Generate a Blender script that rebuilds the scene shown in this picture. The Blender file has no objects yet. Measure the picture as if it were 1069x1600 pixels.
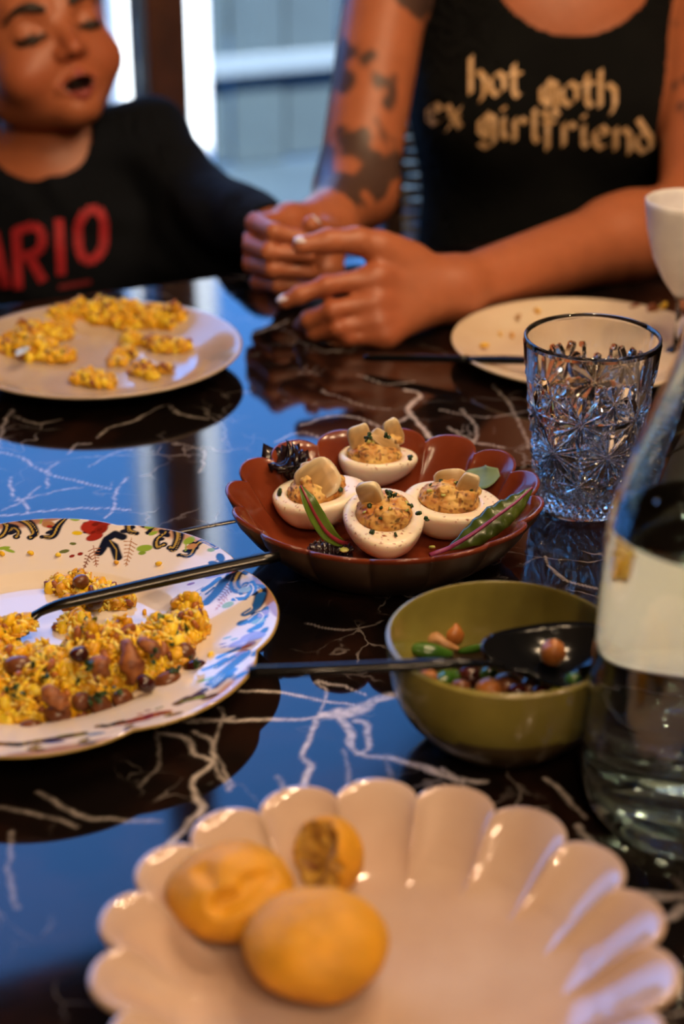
import bpy, math, random
import numpy as np
from mathutils import Vector, Matrix, Euler
from mathutils.bvhtree import BVHTree

R = math.radians
S = bpy.context.scene
COL = S.collection
rng = random.Random(7)
npr = np.random.default_rng(11)

# ------------------------------------------------------------------ camera
# the table top is the plane z = 0; the camera stands 0.48 m above it
F_PX, CAM_H, PITCH = 2700.0, 0.48, R(25.3)
cd = bpy.data.cameras.new('camera')
cam = bpy.data.objects.new('camera', cd)
COL.objects.link(cam)
cam.location = (0, 0, CAM_H)
cam.rotation_euler = (R(90) - PITCH, 0, 0)
cd.sensor_fit = 'VERTICAL'
cd.sensor_height = 36.0
cd.lens = 36.0 * F_PX / 1600.0
cd.clip_start = 0.01
cd.dof.use_dof = True
cd.dof.focus_distance = 1.03
cd.dof.aperture_fstop = 4.5
S.camera = cam

# ------------------------------------------------------------------ sky, sun, exposure
W = bpy.data.worlds.new('sky')
S.world = W
W.use_nodes = True
wn, wl = W.node_tree.nodes, W.node_tree.links
wn['Background'].inputs['Color'].default_value = (0.11, 0.36, 1.0, 1)
wn['Background'].inputs['Strength'].default_value = 2.35
sun_d = bpy.data.lights.new('sun', 'SUN')
sun = bpy.data.objects.new('sun', sun_d)
COL.objects.link(sun)
sun_d.energy = 14.0
sun_d.angle = R(0.6)
sun_d.color = (1.0, 0.93, 0.82)
sun.rotation_euler = (R(38), 0, R(10))
S.view_settings.view_transform = 'Standard'
S.view_settings.look = 'None'
S.view_settings.gamma = 1.0
S.view_settings.use_curve_mapping = False
S.view_settings.exposure = 1.0
LAMP_W = 2.6            # watts of each bulb of the hanging lamp
LAMP_B = 6.0            # watts of each bulb of the second lamp, behind the camera
S.cycles.use_denoising = True
S.cycles.max_bounces = 14
S.cycles.transmission_bounces = 12
S.cycles.glossy_bounces = 6
S.cycles.diffuse_bounces = 4
S.cycles.transparent_max_bounces = 16
S.cycles.caustics_reflective = False
S.cycles.caustics_refractive = False

# ------------------------------------------------------------------ placing
_c, _s = math.cos(PITCH), math.sin(PITCH)
def _ray(px, py):
    x, z = (px - 534.5) / F_PX, -(py - 800) / F_PX
    return np.array([x, _c + z * _s, -_s + z * _c])
def at(px, py, h=0.0):            # point at height h over the table
    v = _ray(px, py)
    return v * ((h - CAM_H) / v[2]) + np.array([0, 0, CAM_H])
def aty(px, py, y):               # point at distance y from the camera's foot
    v = _ray(px, py)
    return v * (y / v[1]) + np.array([0, 0, CAM_H])
RA = R(24.0)                      # the room and the table are turned against the camera
U = np.array([math.cos(RA), math.sin(RA), 0.0])
V = np.array([-math.sin(RA), math.cos(RA), 0.0])
def uv(u, v, z=0.0):
    return U * u + V * v + np.array([0, 0, z])
def atv(px, py, v):               # point on the upright plane parallel to the window wall
    d = _ray(px, py)
    return d * (v / float(d @ V)) + np.array([0, 0, CAM_H])

# ------------------------------------------------------------------ numpy noise
def _h(i, j, k):
    n = (i * 374761393 + j * 668265263 + k * 1274126177) & 0x7fffffff
    n = ((n ^ (n >> 13)) * 1103515245 + 12345) & 0x7fffffff
    n = ((n ^ (n >> 16)) * 69069 + 1) & 0x7fffffff
    return (n & 0xffff) / 32767.5 - 1.0
def vnoise(p, f=1.0, seed=0):
    q = np.asarray(p, dtype=np.float64) * f + seed * 17.31
    i = np.floor(q).astype(np.int64)
    t = q - i
    t = t * t * (3 - 2 * t)
    out = 0.0
    for a in (0, 1):
        wa = t[..., 0] if a else 1 - t[..., 0]
        for b in (0, 1):
            wb = t[..., 1] if b else 1 - t[..., 1]
            for c in (0, 1):
                wc = t[..., 2] if c else 1 - t[..., 2]
                out = out + wa * wb * wc * _h(i[..., 0] + a, i[..., 1] + b, i[..., 2] + c)
    return out
def fbm(p, f=1.0, o=3, seed=0):
    r, a = 0.0, 1.0
    for k in range(o):
        r = r + a * vnoise(p, f * 2 ** k, seed + k)
        a *= 0.5
    return r
def smooth(a, b, x):
    t = np.clip((x - a) / (b - a), 0, 1)
    return t * t * (3 - 2 * t)

# ------------------------------------------------------------------ objects
def tag(o, label=None, cat=None, group=None, kind=None):
    if label: o['label'] = label
    if cat: o['category'] = cat
    if group: o['group'] = group
    if kind: o['kind'] = kind
    return o
def thing(name, loc, label, cat, group=None, rz=0.0):
    o = bpy.data.objects.new(name, None)
    o.empty_display_size = 0.02
    COL.objects.link(o)
    o.location = tuple(float(c) for c in loc)
    o.rotation_euler = (0, 0, rz)
    return tag(o, label, cat, group)
def origin_of(o):
    p = Vector((0, 0, 0))
    while o is not None:
        p = p + Vector(o.location)
        o = o.parent
    return np.array(p)
def mk(name, verts, faces, mat, parent=None, loc=None, world=False, flat=False, col=None, attrs=None, kind=None, label=None):
    """one mesh object; world=True: verts are world points and the origin of the thing is taken off them"""
    vs = np.asarray(verts, dtype=np.float64).reshape(-1, 3)
    if world:
        base = origin_of(parent) if parent is not None else np.zeros(3)
        if loc is not None:
            base = base + np.asarray(loc, dtype=float)
        vs = vs - base
    me = bpy.data.meshes.new(name)
    if isinstance(faces, np.ndarray):
        nf, k = faces.shape
        me.vertices.add(len(vs)); me.vertices.foreach_set('co', vs.astype(np.float32).ravel())
        me.loops.add(nf * k); me.loops.foreach_set('vertex_index', faces.astype(np.int32).ravel())
        me.polygons.add(nf)
        me.polygons.foreach_set('loop_start', (np.arange(nf) * k).astype(np.int32))
        me.update(calc_edges=True)
    else:
        me.from_pydata([tuple(v) for v in vs], [], [tuple(int(i) for i in f) for f in faces])
    if not flat:
        me.polygons.foreach_set('use_smooth', [True] * len(me.polygons))
    if col is not None:
        a = me.color_attributes.new('print', 'FLOAT_COLOR', 'POINT')
        cc = np.ones((len(vs), 4), dtype=np.float32); cc[:, :3] = np.asarray(col)[:, :3]
        a.data.foreach_set('color', cc.ravel())
    for k_, v_ in (attrs or {}).items():
        a = me.attributes.new(k_, 'FLOAT', 'POINT')
        a.data.foreach_set('value', np.asarray(v_, dtype=np.float32))
    me.validate()
    me.update()
    me.materials.append(mat)
    o = bpy.data.objects.new(name, me)
    COL.objects.link(o)
    if parent is not None: o.parent = parent
    if loc is not None: o.location = tuple(float(c) for c in loc)
    if kind: o['kind'] = kind
    if label: o['label'] = label
    return o
def twin(o, parent=None, loc=None, rot=None, scale=None):
    c = o.copy()
    COL.objects.link(c)
    if parent is not None: c.parent = parent
    if loc is not None: c.location = tuple(float(v) for v in loc)
    if rot is not None: c.rotation_euler = rot
    if scale is not None: c.scale = scale if hasattr(scale, '__len__') else (scale,) * 3
    return c

class MB:                               # collects shapes into one mesh
    def __init__(self): self.v, self.f, self.c, self.n = [], [], [], 0
    def add(self, verts, faces, col=None):
        verts = np.asarray(verts, dtype=float).reshape(-1, 3)
        self.v.append(verts)
        self.f += [tuple(int(i) + self.n for i in f) for f in faces]
        self.c.append(np.tile(np.asarray(col if col is not None else (1, 1, 1), dtype=float), (len(verts), 1)))
        self.n += len(verts)
        return self
    def build(self, name, mat, **kw):
        if kw.pop('use_col', False): kw['col'] = np.concatenate(self.c)
        return mk(name, np.concatenate(self.v), self.f, mat, **kw)

def box(c, s, rz=0.0, bev=0.0):
    """bevelled box: centre, full size"""
    x, y, z = [k / 2 for k in s]
    b = min(bev, x * 0.9, y * 0.9, z * 0.9)
    vs = []
    if b <= 0:
        for sz in (-1, 1):
            for sx, sy in ((-1, -1), (1, -1), (1, 1), (-1, 1)): vs.append((sx * x, sy * y, sz * z))
        fs = [(3, 2, 1, 0), (4, 5, 6, 7), (0, 1, 5, 4), (1, 2, 6, 5), (2, 3, 7, 6), (3, 0, 4, 7)]
    else:
        rings = [(-z, b), (-z + b, 0), (z - b, 0), (z, b)]
        for zz, i in rings:
            X, Y = x - i, y - i
            for px, py in ((-X + b, -Y), (X - b, -Y), (X, -Y + b), (X, Y - b), (X - b, Y), (-X + b, Y), (-X, Y - b), (-X, -Y + b)):
                vs.append((px, py, zz))
        fs = [tuple(range(7, -1, -1)), tuple(range(24, 32))]
        for r in range(3):
            for k in range(8):
                fs.append((r * 8 + k, r * 8 + (k + 1) % 8, r * 8 + 8 + (k + 1) % 8, r * 8 + 8 + k))
    vs = np.array(vs)
    ca, sa = math.cos(rz), math.sin(rz)
    vs = np.stack([vs[:, 0] * ca - vs[:, 1] * sa, vs[:, 0] * sa + vs[:, 1] * ca, vs[:, 2]], 1) + np.asarray(c, dtype=float)
    return vs, fs
def lathe(prof, n=96, rfun=None, zfun=None):
    """profile of (r, z) turned round z; r = 0 closes an end. rfun(theta, k, r) / zfun(theta, k, z) shape the rings"""
    th = np.arange(n) * 2 * math.pi / n
    vs, fs, idx = [], [], []
    cnt = 0
    for k, (r, z) in enumerate(prof):
        if r <= 1e-9:
            vs.append(np.array([[0, 0, z]])); idx.append([cnt]); cnt += 1
        else:
            rr = rfun(th, k, r) if rfun else np.full(n, r)
            zz = zfun(th, k, z) if zfun else np.full(n, z)
            vs.append(np.stack([rr * np.cos(th), rr * np.sin(th), zz], 1))
            idx.append(list(range(cnt, cnt + n))); cnt += n
    for a, b in zip(idx[:-1], idx[1:]):
        for j in range(n):
            j2 = (j + 1) % n
            if len(a) == 1 and len(b) == 1: continue
            if len(a) == 1: fs.append((a[0], b[j2], b[j]))
            elif len(b) == 1: fs.append((a[j], a[j2], b[0]))
            else: fs.append((a[j], a[j2], b[j2], b[j]))
    return np.concatenate(vs), fs
def spline(pts, n):
    """Catmull-Rom through pts"""
    p = np.asarray(pts, dtype=float)
    p = np.vstack([2 * p[0] - p[1], p, 2 * p[-1] - p[-2]])
    m = len(p) - 3
    out = []
    for t in np.linspace(0, m - 1e-9, n):
        i = int(t); u = t - i
        a, b, c, d = p[i], p[i + 1], p[i + 2], p[i + 3]
        out.append(0.5 * (2 * b + (c - a) * u + (2 * a - 5 * b + 4 * c - d) * u * u + (3 * b - a - 3 * c + d) * u ** 3))
    return np.array(out)
def tube(path, rad, n=8, up=(0, 0, 1), flat=1.0):
    """closed tube along a path; rad a number or one per point; flat scales the height"""
    p = np.asarray(path, dtype=float)
    m = len(p)
    rad = np.broadcast_to(np.asarray(rad, dtype=float), (m,))
    flat = np.broadcast_to(np.asarray(flat, dtype=float), (m,))
    t = np.gradient(p, axis=0)
    t /= np.linalg.norm(t, axis=1)[:, None] + 1e-12
    up = np.asarray(up, dtype=float)
    side = np.cross(t, up); side /= np.linalg.norm(side, axis=1)[:, None] + 1e-12
    nor = np.cross(side, t)
    a = np.arange(n) * 2 * math.pi / n
    vs = (p[:, None] + rad[:, None, None] * (np.cos(a)[None, :, None] * side[:, None] + (flat[:, None] * np.sin(a)[None, :])[..., None] * nor[:, None])).reshape(-1, 3)
    fs = [(i * n + (j + 1) % n, i * n + j, (i + 1) * n + j, (i + 1) * n + (j + 1) % n) for i in range(m - 1) for j in range(n)]
    fs += [tuple(range(n)), tuple(range((m - 1) * n + n - 1, (m - 1) * n - 1, -1))]
    return vs, fs
def blob(r=(1, 1, 1), nu=8, nv=6):
    """ellipsoid"""
    prof = [(0, -1)] + [(math.sin(math.pi * k / nv), -math.cos(math.pi * k / nv)) for k in range(1, nv)] + [(0, 1)]
    v, f = lathe(prof, nu)
    return v * np.asarray(r), f
def rotm(rx=0, ry=0, rz=0):
    return np.array(Euler((rx, ry, rz)).to_matrix())
def ribbon_leaf(path, width, th=0.0006, cup=0.2, nw=6, up=(0, 0, 1), wav=0.0):
    """a leaf blade with thickness: path of its midrib, width per point, cupped across"""
    p = np.asarray(path, dtype=float); m = len(p)
    t = np.gradient(p, axis=0); t /= np.linalg.norm(t, axis=1)[:, None] + 1e-12
    up = np.asarray(up, dtype=float)
    side = np.cross(t, up); side /= np.linalg.norm(side, axis=1)[:, None] + 1e-12
    nor = np.cross(side, t)
    s = np.linspace(-1, 1, nw + 1)
    w = np.asarray(width, dtype=float)
    top = p[:, None] + side[:, None] * (w[:, None] * s[None])[..., None] + nor[:, None] * (w[:, None] * (cup * s[None] ** 2 + wav * np.sin(np.arange(m) * 1.7)[:, None] * np.abs(s)[None]))[..., None]
    bot = top - nor[:, None] * th
    k = nw + 1
    vs = np.concatenate([top.reshape(-1, 3), bot.reshape(-1, 3)])
    o = m * k
    fs = []
    for i in range(m - 1):
        for j in range(nw):
            a = i * k + j
            fs.append((a, a + k, a + k + 1, a + 1)[::-1]); fs.append((o + a, o + a + 1, o + a + k + 1, o + a + k)[::-1])
        fs.append((i * k, o + i * k, o + (i + 1) * k, (i + 1) * k)[::-1])
        a = i * k + nw
        fs.append((a, a + k, o + a + k, o + a)[::-1])
    for j in range(nw):
        fs.append((j, j + 1, o + j + 1, o + j)[::-1])
        a = (m - 1) * k + j
        fs.append((a, o + a, o + a + 1, a + 1)[::-1])
    return vs, fs

# ------------------------------------------------------------------ distance fields -> mesh (surface nets)
def smin(a, b, k):
    h = np.maximum(k - np.abs(a - b), 0) / k
    return np.minimum(a, b) - h * h * k * 0.25
def smax(a, b, k): return -smin(-a, -b, k)
def sd_cap(p, a, b, ra, rb):
    a = np.asarray(a, dtype=p.dtype); ba = np.asarray(b, dtype=p.dtype) - a
    pa = p - a
    t = np.clip((pa @ ba) / (ba @ ba + 1e-12), 0, 1)
    return np.linalg.norm(pa - t[..., None] * ba, axis=-1) - (ra + (rb - ra) * t)
def sd_ell(p, c, r, rot=None):
    q = p - np.asarray(c, dtype=p.dtype)
    if rot is not None: q = q @ np.asarray(rot, dtype=p.dtype)
    r = np.asarray(r, dtype=p.dtype)
    k0 = np.linalg.norm(q / r, axis=-1)
    k1 = np.linalg.norm(q / (r * r), axis=-1)
    return np.where(k1 > 1e-9, k0 * (k0 - 1.0) / np.maximum(k1, 1e-9), -r.min())
def sdf_mesh(f, lo, hi, h, B=8, margin=1.7):
    lo = np.asarray(lo, dtype=float); hi = np.asarray(hi, dtype=float)
    nb = np.ceil((hi - lo) / (B * h)).astype(int)
    g = np.stack(np.meshgrid(*[np.arange(k) for k in nb], indexing='ij'), -1).reshape(-1, 3)
    d = f(lo + (g + 0.5) * B * h)
    g = g[np.abs(d) < B * h * 0.866 * margin]
    N = nb * B + 1
    ar = np.arange(B + 1)
    off = np.stack(np.meshgrid(ar, ar, ar, indexing='ij'), -1)
    corner = [(i, j, k) for i in (0, 1) for j in (0, 1) for k in (0, 1)]
    edges = [(a, b) for a in range(8) for b in range(a + 1, 8) if sum(abs(x - y) for x, y in zip(corner[a], corner[b])) == 1]
    gid = lambda q: (q[..., 0] * N[1] + q[..., 1]) * N[2] + q[..., 2]
    ids, pos, quads = [], [], []
    for s0 in range(0, len(g), 1500):
        base = g[s0:s0 + 1500] * B
        idx = base[:, None, None, None, :] + off
        val = f(lo + idx * h)
        C = np.stack([val[:, i:i + B, j:j + B, k:k + B] for i, j, k in corner], -1)
        ins = C < 0
        m = ins.any(-1) & ~ins.all(-1)
        c = C[m]
        q = (base[:, None, None, None, :] + off[:B, :B, :B][None])[m]
        acc = np.zeros((len(c), 3)); cnt = np.zeros(len(c))
        for a, b in edges:
            ca, cb = c[:, a], c[:, b]
            sel = (ca < 0) != (cb < 0)
            t = np.where(sel, ca / np.where(sel, ca - cb, 1.0), 0)
            pa, pb = np.array(corner[a]), np.array(corner[b])
            acc += np.where(sel[:, None], pa + t[:, None] * (pb - pa), 0)
            cnt += sel
        pos.append(lo + (q + acc / cnt[:, None]) * h)
        ids.append(gid(q))
        for ax in range(3):
            v0 = val[:, :B, :B, :B]
            v1 = val[:, 1:, :B, :B] if ax == 0 else (val[:, :B, 1:, :B] if ax == 1 else val[:, :B, :B, 1:])
            e = (v0 < 0) != (v1 < 0)
            qq = (base[:, None, None, None, :] + off[:B, :B, :B][None])[e]
            a1, a2 = (ax + 1) % 3, (ax + 2) % 3
            d1 = np.zeros(3, int); d1[a1] = 1
            d2 = np.zeros(3, int); d2[a2] = 1
            quad = np.stack([gid(qq - d1 - d2), gid(qq - d2), gid(qq), gid(qq - d1)], -1)
            flip = (v0[e] >= 0)
            quad[flip] = quad[flip][:, ::-1]
            quads.append(quad)
    ids = np.concatenate(ids); pos = np.concatenate(pos); quads = np.concatenate(quads)
    order = np.argsort(ids)
    sid = ids[order]
    w = np.searchsorted(sid, quads); w = np.clip(w, 0, len(sid) - 1)
    ok = (sid[w] == quads).all(1)
    P, Q = pos[order], w[ok]
    vol = np.einsum('ij,ij->i', P[Q[:, 0]], np.cross(P[Q[:, 1]], P[Q[:, 2]])).sum() + np.einsum('ij,ij->i', P[Q[:, 0]], np.cross(P[Q[:, 2]], P[Q[:, 3]])).sum()
    return P, (Q if vol > 0 else Q[:, ::-1])

# ------------------------------------------------------------------ materials
def lin(*c):
    if len(c) == 1: c = tuple(int(c[0][i:i + 2], 16) for i in (0, 2, 4))
    f = lambda v: (v / 255) / 12.92 if v / 255 <= 0.04045 else ((v / 255 + 0.055) / 1.055) ** 2.4
    return tuple(f(v) for v in c)
def mat(name, base=(0.8, 0.8, 0.8), rough=0.5, metal=0.0, col2=None, scale=60.0, bump=0.0, bscale=None, coat=0.0, sss=0.0, trans=0.0, ior=1.5,
        attr=None, sheen=0.0, spec=0.5, detail=4.0, lo=0.35, hi=0.65, bdist=0.001):
    m = bpy.data.materials.new(name)
    m.use_nodes = True
    nt = m.node_tree
    b = nt.nodes['Principled BSDF']
    b.inputs['Base Color'].default_value = (*base, 1)
    b.inputs['Roughness'].default_value = rough
    b.inputs['Metallic'].default_value = metal
    b.inputs['IOR'].default_value = ior
    b.inputs['Specular IOR Level'].default_value = spec
    b.inputs['Coat Weight'].default_value = coat
    b.inputs['Coat Roughness'].default_value = 0.05
    b.inputs['Transmission Weight'].default_value = trans
    if sheen: b.inputs['Sheen Weight'].default_value = sheen
    if sss:
        b.inputs['Subsurface Weight'].default_value = sss
        b.inputs['Subsurface Radius'].default_value = (0.006, 0.003, 0.0015)
        b.inputs['Subsurface Scale'].default_value = 1.0
    tc = nt.nodes.new('ShaderNodeTexCoord')
    src = None
    b.inputs['Coat IOR'].default_value = 1.5
    if attr:
        a = nt.nodes.new('ShaderNodeAttribute'); a.attribute_name = attr
        src = a.outputs['Color']
    if col2 is not None:
        no = nt.nodes.new('ShaderNodeTexNoise'); no.inputs['Scale'].default_value = scale; no.inputs['Detail'].default_value = detail
        nt.links.new(tc.outputs['Object'], no.inputs['Vector'])
        mr = nt.nodes.new('ShaderNodeMapRange'); mr.inputs[1].default_value = lo; mr.inputs[2].default_value = hi
        nt.links.new(no.outputs['Fac'], mr.inputs[0])
        mx = nt.nodes.new('ShaderNodeMix'); mx.data_type = 'RGBA'
        if src is not None:
            nt.links.new(src, mx.inputs[6])
            mx.blend_type = 'MULTIPLY'
        else: mx.inputs[6].default_value = (*base, 1)
        mx.inputs[7].default_value = (*col2, 1)
        nt.links.new(mr.outputs[0], mx.inputs[0])
        src = mx.outputs[2]
    if src is not None: nt.links.new(src, b.inputs['Base Color'])
    if bump:
        nb_ = nt.nodes.new('ShaderNodeTexNoise'); nb_.inputs['Scale'].default_value = bscale or scale; nb_.inputs['Detail'].default_value = 5
        nt.links.new(tc.outputs['Object'], nb_.inputs['Vector'])
        bu = nt.nodes.new('ShaderNodeBump'); bu.inputs['Strength'].default_value = bump; bu.inputs['Distance'].default_value = bdist
        nt.links.new(nb_.outputs['Fac'], bu.inputs['Height'])
        nt.links.new(bu.outputs['Normal'], b.inputs['Normal'])
    return m
def glass(name, color=(1, 1, 1), rough=0.0, ior=1.5):
    m = bpy.data.materials.new(name); m.use_nodes = True
    nt = m.node_tree; nt.nodes.remove(nt.nodes['Principled BSDF'])
    g = nt.nodes.new('ShaderNodeBsdfGlass')
    g.inputs['Color'].default_value = (*color, 1); g.inputs['Roughness'].default_value = rough; g.inputs['IOR'].default_value = ior
    nt.links.new(g.outputs[0], nt.nodes['Material Output'].inputs['Surface'])
    return m

# ================================================================== THE ROOM
WALL_V, FLOOR_Z, CEIL_Z = 2.30, -0.75, 1.75
P0, P1 = float(atv(222, 90, WALL_V) @ U), float(atv(283, 90, WALL_V) @ U)     # the brown window post
WIN_U0, WIN_U1, WIN_Z0, WIN_Z1 = P0 - 2.1, P1 + 0.86, -0.62, 1.55
m_wood_dark = mat('dark brown timber', lin('6e4229'), 0.45, col2=lin('50301d'), scale=14, bump=0.15)
m_wall = mat('umber plaster', lin('4d3a30'), 0.8, col2=lin('453329'), scale=5, bump=0.1)
m_ceil = mat('warm grey ceiling paint', lin('8a7a6c'), 0.85)
m_floor = mat('brown floorboards', lin('54392a'), 0.4, col2=lin('39251a'), scale=6, bump=0.1)
def room_box(name, u0, u1, v0, v1, z0, z1, m, bev=0.0, **kw):
    c = uv((u0 + u1) / 2, (v0 + v1) / 2, (z0 + z1) / 2)
    v, f = box((0, 0, 0), (u1 - u0, v1 - v0, z1 - z0), RA, bev)
    return mk(name, v, f, m, loc=c - (origin_of(kw['parent']) if kw.get('parent') else 0), flat=True, **kw)
RU0, RU1, RV0 = -2.3, 2.4, -2.2
room_box('floor', RU0 - .1, RU1 + .1, RV0 - .1, WALL_V + .1, FLOOR_Z - .1, FLOOR_Z, m_floor, kind='structure')
room_box('ceiling', RU0 - .1, RU1 + .1, RV0 - .1, WALL_V + .1, CEIL_Z, CEIL_Z + .1, m_ceil, kind='structure')
room_box('wall_left', RU0 - .1, RU0, RV0, WALL_V, FLOOR_Z, CEIL_Z, m_wall, kind='structure')
room_box('wall_right', RU1, RU1 + .1, RV0, WALL_V, FLOOR_Z, CEIL_Z, m_wall, kind='structure')
room_box('wall_front', RU0 - .1, RU1 + .1, RV0 - .1, RV0, FLOOR_Z, CEIL_Z, m_wall, kind='structure')
# the window wall: solid to the right of the window, a low sill wall and a head beam
wb = MB()
for u0, u1, z0, z1 in ((WIN_U1, RU1 + .1, FLOOR_Z, CEIL_Z), (RU0 - .1, WIN_U0, FLOOR_Z, CEIL_Z), (WIN_U0, WIN_U1, FLOOR_Z, WIN_Z0), (WIN_U0, WIN_U1, WIN_Z1, CEIL_Z)):
    v, f = box(uv((u0 + u1) / 2, WALL_V + .05, (z0 + z1) / 2), (u1 - u0, .1, z1 - z0), RA); wb.add(v, f)
wb.build('wall_back', m_wall, kind='structure', flat=True)
# window_1: posts, rails and panes
win = thing('window_1', uv((WIN_U0 + WIN_U1) / 2, WALL_V, WIN_Z0), None, None); win['kind'] = 'structure'
def win_box(name, u0, u1, z0, z1, m, v0=WALL_V - .03, v1=WALL_V + .06, bev=.004):
    return room_box(name, u0, u1, v0, v1, z0, z1, m, bev, parent=win)
m_white_frame = mat('white painted frame', lin('e6e4e0'), 0.4)
win_box('post', P0, P1, WIN_Z0, WIN_Z1, m_wood_dark)
win_box('post', WIN_U1 - .06, WIN_U1, WIN_Z0, WIN_Z1, m_wood_dark)
win_box('post', P0 - 1.1, P0 - 1.04, WIN_Z0, WIN_Z1, m_wood_dark)
win_box('post', WIN_U0, WIN_U0 + .06, WIN_Z0, WIN_Z1, m_wood_dark)
win_box('rail', WIN_U0, WIN_U1, WIN_Z0, WIN_Z0 + .06, m_wood_dark, WALL_V - .025, WALL_V + .055)
win_box('rail', WIN_U0, WIN_U1, WIN_Z1 - .06, WIN_Z1, m_wood_dark, WALL_V - .025, WALL_V + .055)
m_pane = bpy.data.materials.new('thin window glass'); m_pane.use_nodes = True
nt = m_pane.node_tree; nt.nodes.remove(nt.nodes['Principled BSDF'])
_t = nt.nodes.new('ShaderNodeBsdfTransparent'); _t.inputs[0].default_value = (0.93, 0.97, 0.97, 1)
_g = nt.nodes.new('ShaderNodeBsdfGlossy'); _g.inputs['Roughness'].default_value = 0.0
_f = nt.nodes.new('ShaderNodeFresnel'); _f.inputs[0].default_value = 1.5
_x = nt.nodes.new('ShaderNodeMixShader')
nt.links.new(_f.outputs[0], _x.inputs[0]); nt.links.new(_t.outputs[0], _x.inputs[1]); nt.links.new(_g.outputs[0], _x.inputs[2])
nt.links.new(_x.outputs[0], nt.nodes['Material Output'].inputs['Surface'])
for u0, u1 in ((WIN_U0 + .06, P0 - 1.1), (P0 - 1.04, P0), (P1, WIN_U1 - .06)):
    win_box('pane', u0, u1, WIN_Z0 + .06, WIN_Z1 - .06, m_pane, WALL_V + .012, WALL_V + .018, 0)
# skylight reaches the room through the window: sampling guide in the opening
pl = bpy.data.lights.new('window_portal', 'AREA'); pl.shape = 'RECTANGLE'
pl.size, pl.size_y = WIN_U1 - WIN_U0, WIN_Z1 - WIN_Z0
pl.cycles.is_portal = True
po = bpy.data.objects.new('window_portal', pl); COL.objects.link(po)
po.location = tuple(uv((WIN_U0 + WIN_U1) / 2, WALL_V + .12, (WIN_Z0 + WIN_Z1) / 2))
po.rotation_euler = (R(-90), 0, RA)

# ------------------------------------------------------------------ outside
m_paving = mat('blue grey deck boards', lin('36444e'), 0.6, col2=lin('2c3a44'), scale=3, bump=0.2)
room_box('ground', -9, 9, WALL_V + .1, 12, FLOOR_Z - .3, FLOOR_Z - .12, m_paving, kind='structure')
m_fence = mat('weathered blue grey fence boards', lin('2f3e46'), 0.8, col2=lin('24323a'), scale=2.5)
m_rail_w = mat('white outdoor paint', lin('e4e6ea'), 0.5)
m_rail_g = mat('pale grey outdoor paint', lin('5c6873'), 0.6)
FV = 5.1
fence = thing('garden_fence', uv(0.2, FV, FLOOR_Z - .12), 'blurred blue grey board fence with a pale bottom rail outside the window', 'fence')
zb = float(atv(430, 112, FV - .03)[2]); zt = float(atv(430, 82, FV - .03)[2])
fb = None
for i in range(34):
    u = -3.2 + i * .185
    if fb is None:
        v, f = box((0, 0, 0), (.175, .025, 1.5), RA, .003)
        fb = mk('board', v, f, m_fence, parent=fence, loc=uv(u, FV, FLOOR_Z - .12 + .75) - origin_of(fence), flat=True)
    else: twin(fb, fence, uv(u, FV + (.006 if i % 2 else 0), FLOOR_Z - .12 + .75 + (i * 7 % 5) * .004) - origin_of(fence))
room_box('rail', -3.3, 3.2, FV - .06, FV - .02, zb, zt, m_rail_g, .004, parent=fence)
m_hedge = mat('blurred hedge leaves', lin('34423a'), 0.8, col2=lin('24322a'), scale=9)
hv, hf = [], []
hb = MB()
for i in range(900):
    c = uv(npr.uniform(-4.5, 4.5), FV + .75 + npr.uniform(-.4, .4), FLOOR_Z + npr.uniform(0.2, 1.75))
    q = rotm(*npr.uniform(-2, 2, 3)) * 0.16
    hb.add(np.array([(-1, 0, 0), (0, -.5, .1), (1, 0, 0), (0, .5, .1), (0, 0, -.08)]) @ q.T + c, [(0, 1, 4), (1, 2, 4), (2, 3, 4), (3, 0, 4), (3, 2, 1, 0)])
hedge = hb.build('hedge', m_hedge, loc=uv(0, FV + .75, FLOOR_Z - .12), world=True)
tag(hedge, 'soft grey green hedge rising behind the board fence outside', 'hedge', kind='stuff')
for a, b, lab in ((178, 238, 'white post added outside for the bright strip left of the brown window post'), (270, 317, 'white post added outside for the bright strip right of the brown window post')):
    PV = 4.30
    ua, ub = float(atv(a, 60, PV) @ U), float(atv(b, 60, PV) @ U)
    pst = thing('bright_strip_post', uv((ua + ub) / 2, PV, FLOOR_Z - .12), lab, 'post')  # white post added outside to make a bright strip in the window
    room_box('shaft', ua, ub, PV - .05, PV + .05, FLOOR_Z - .12 + .1, 2.4, m_rail_w, .006, parent=pst)
    room_box('plinth', ua - .015, ub + .015, PV - .065, PV + .065, FLOOR_Z - .12, FLOOR_Z - .02, m_rail_w, .006, parent=pst)

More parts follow.
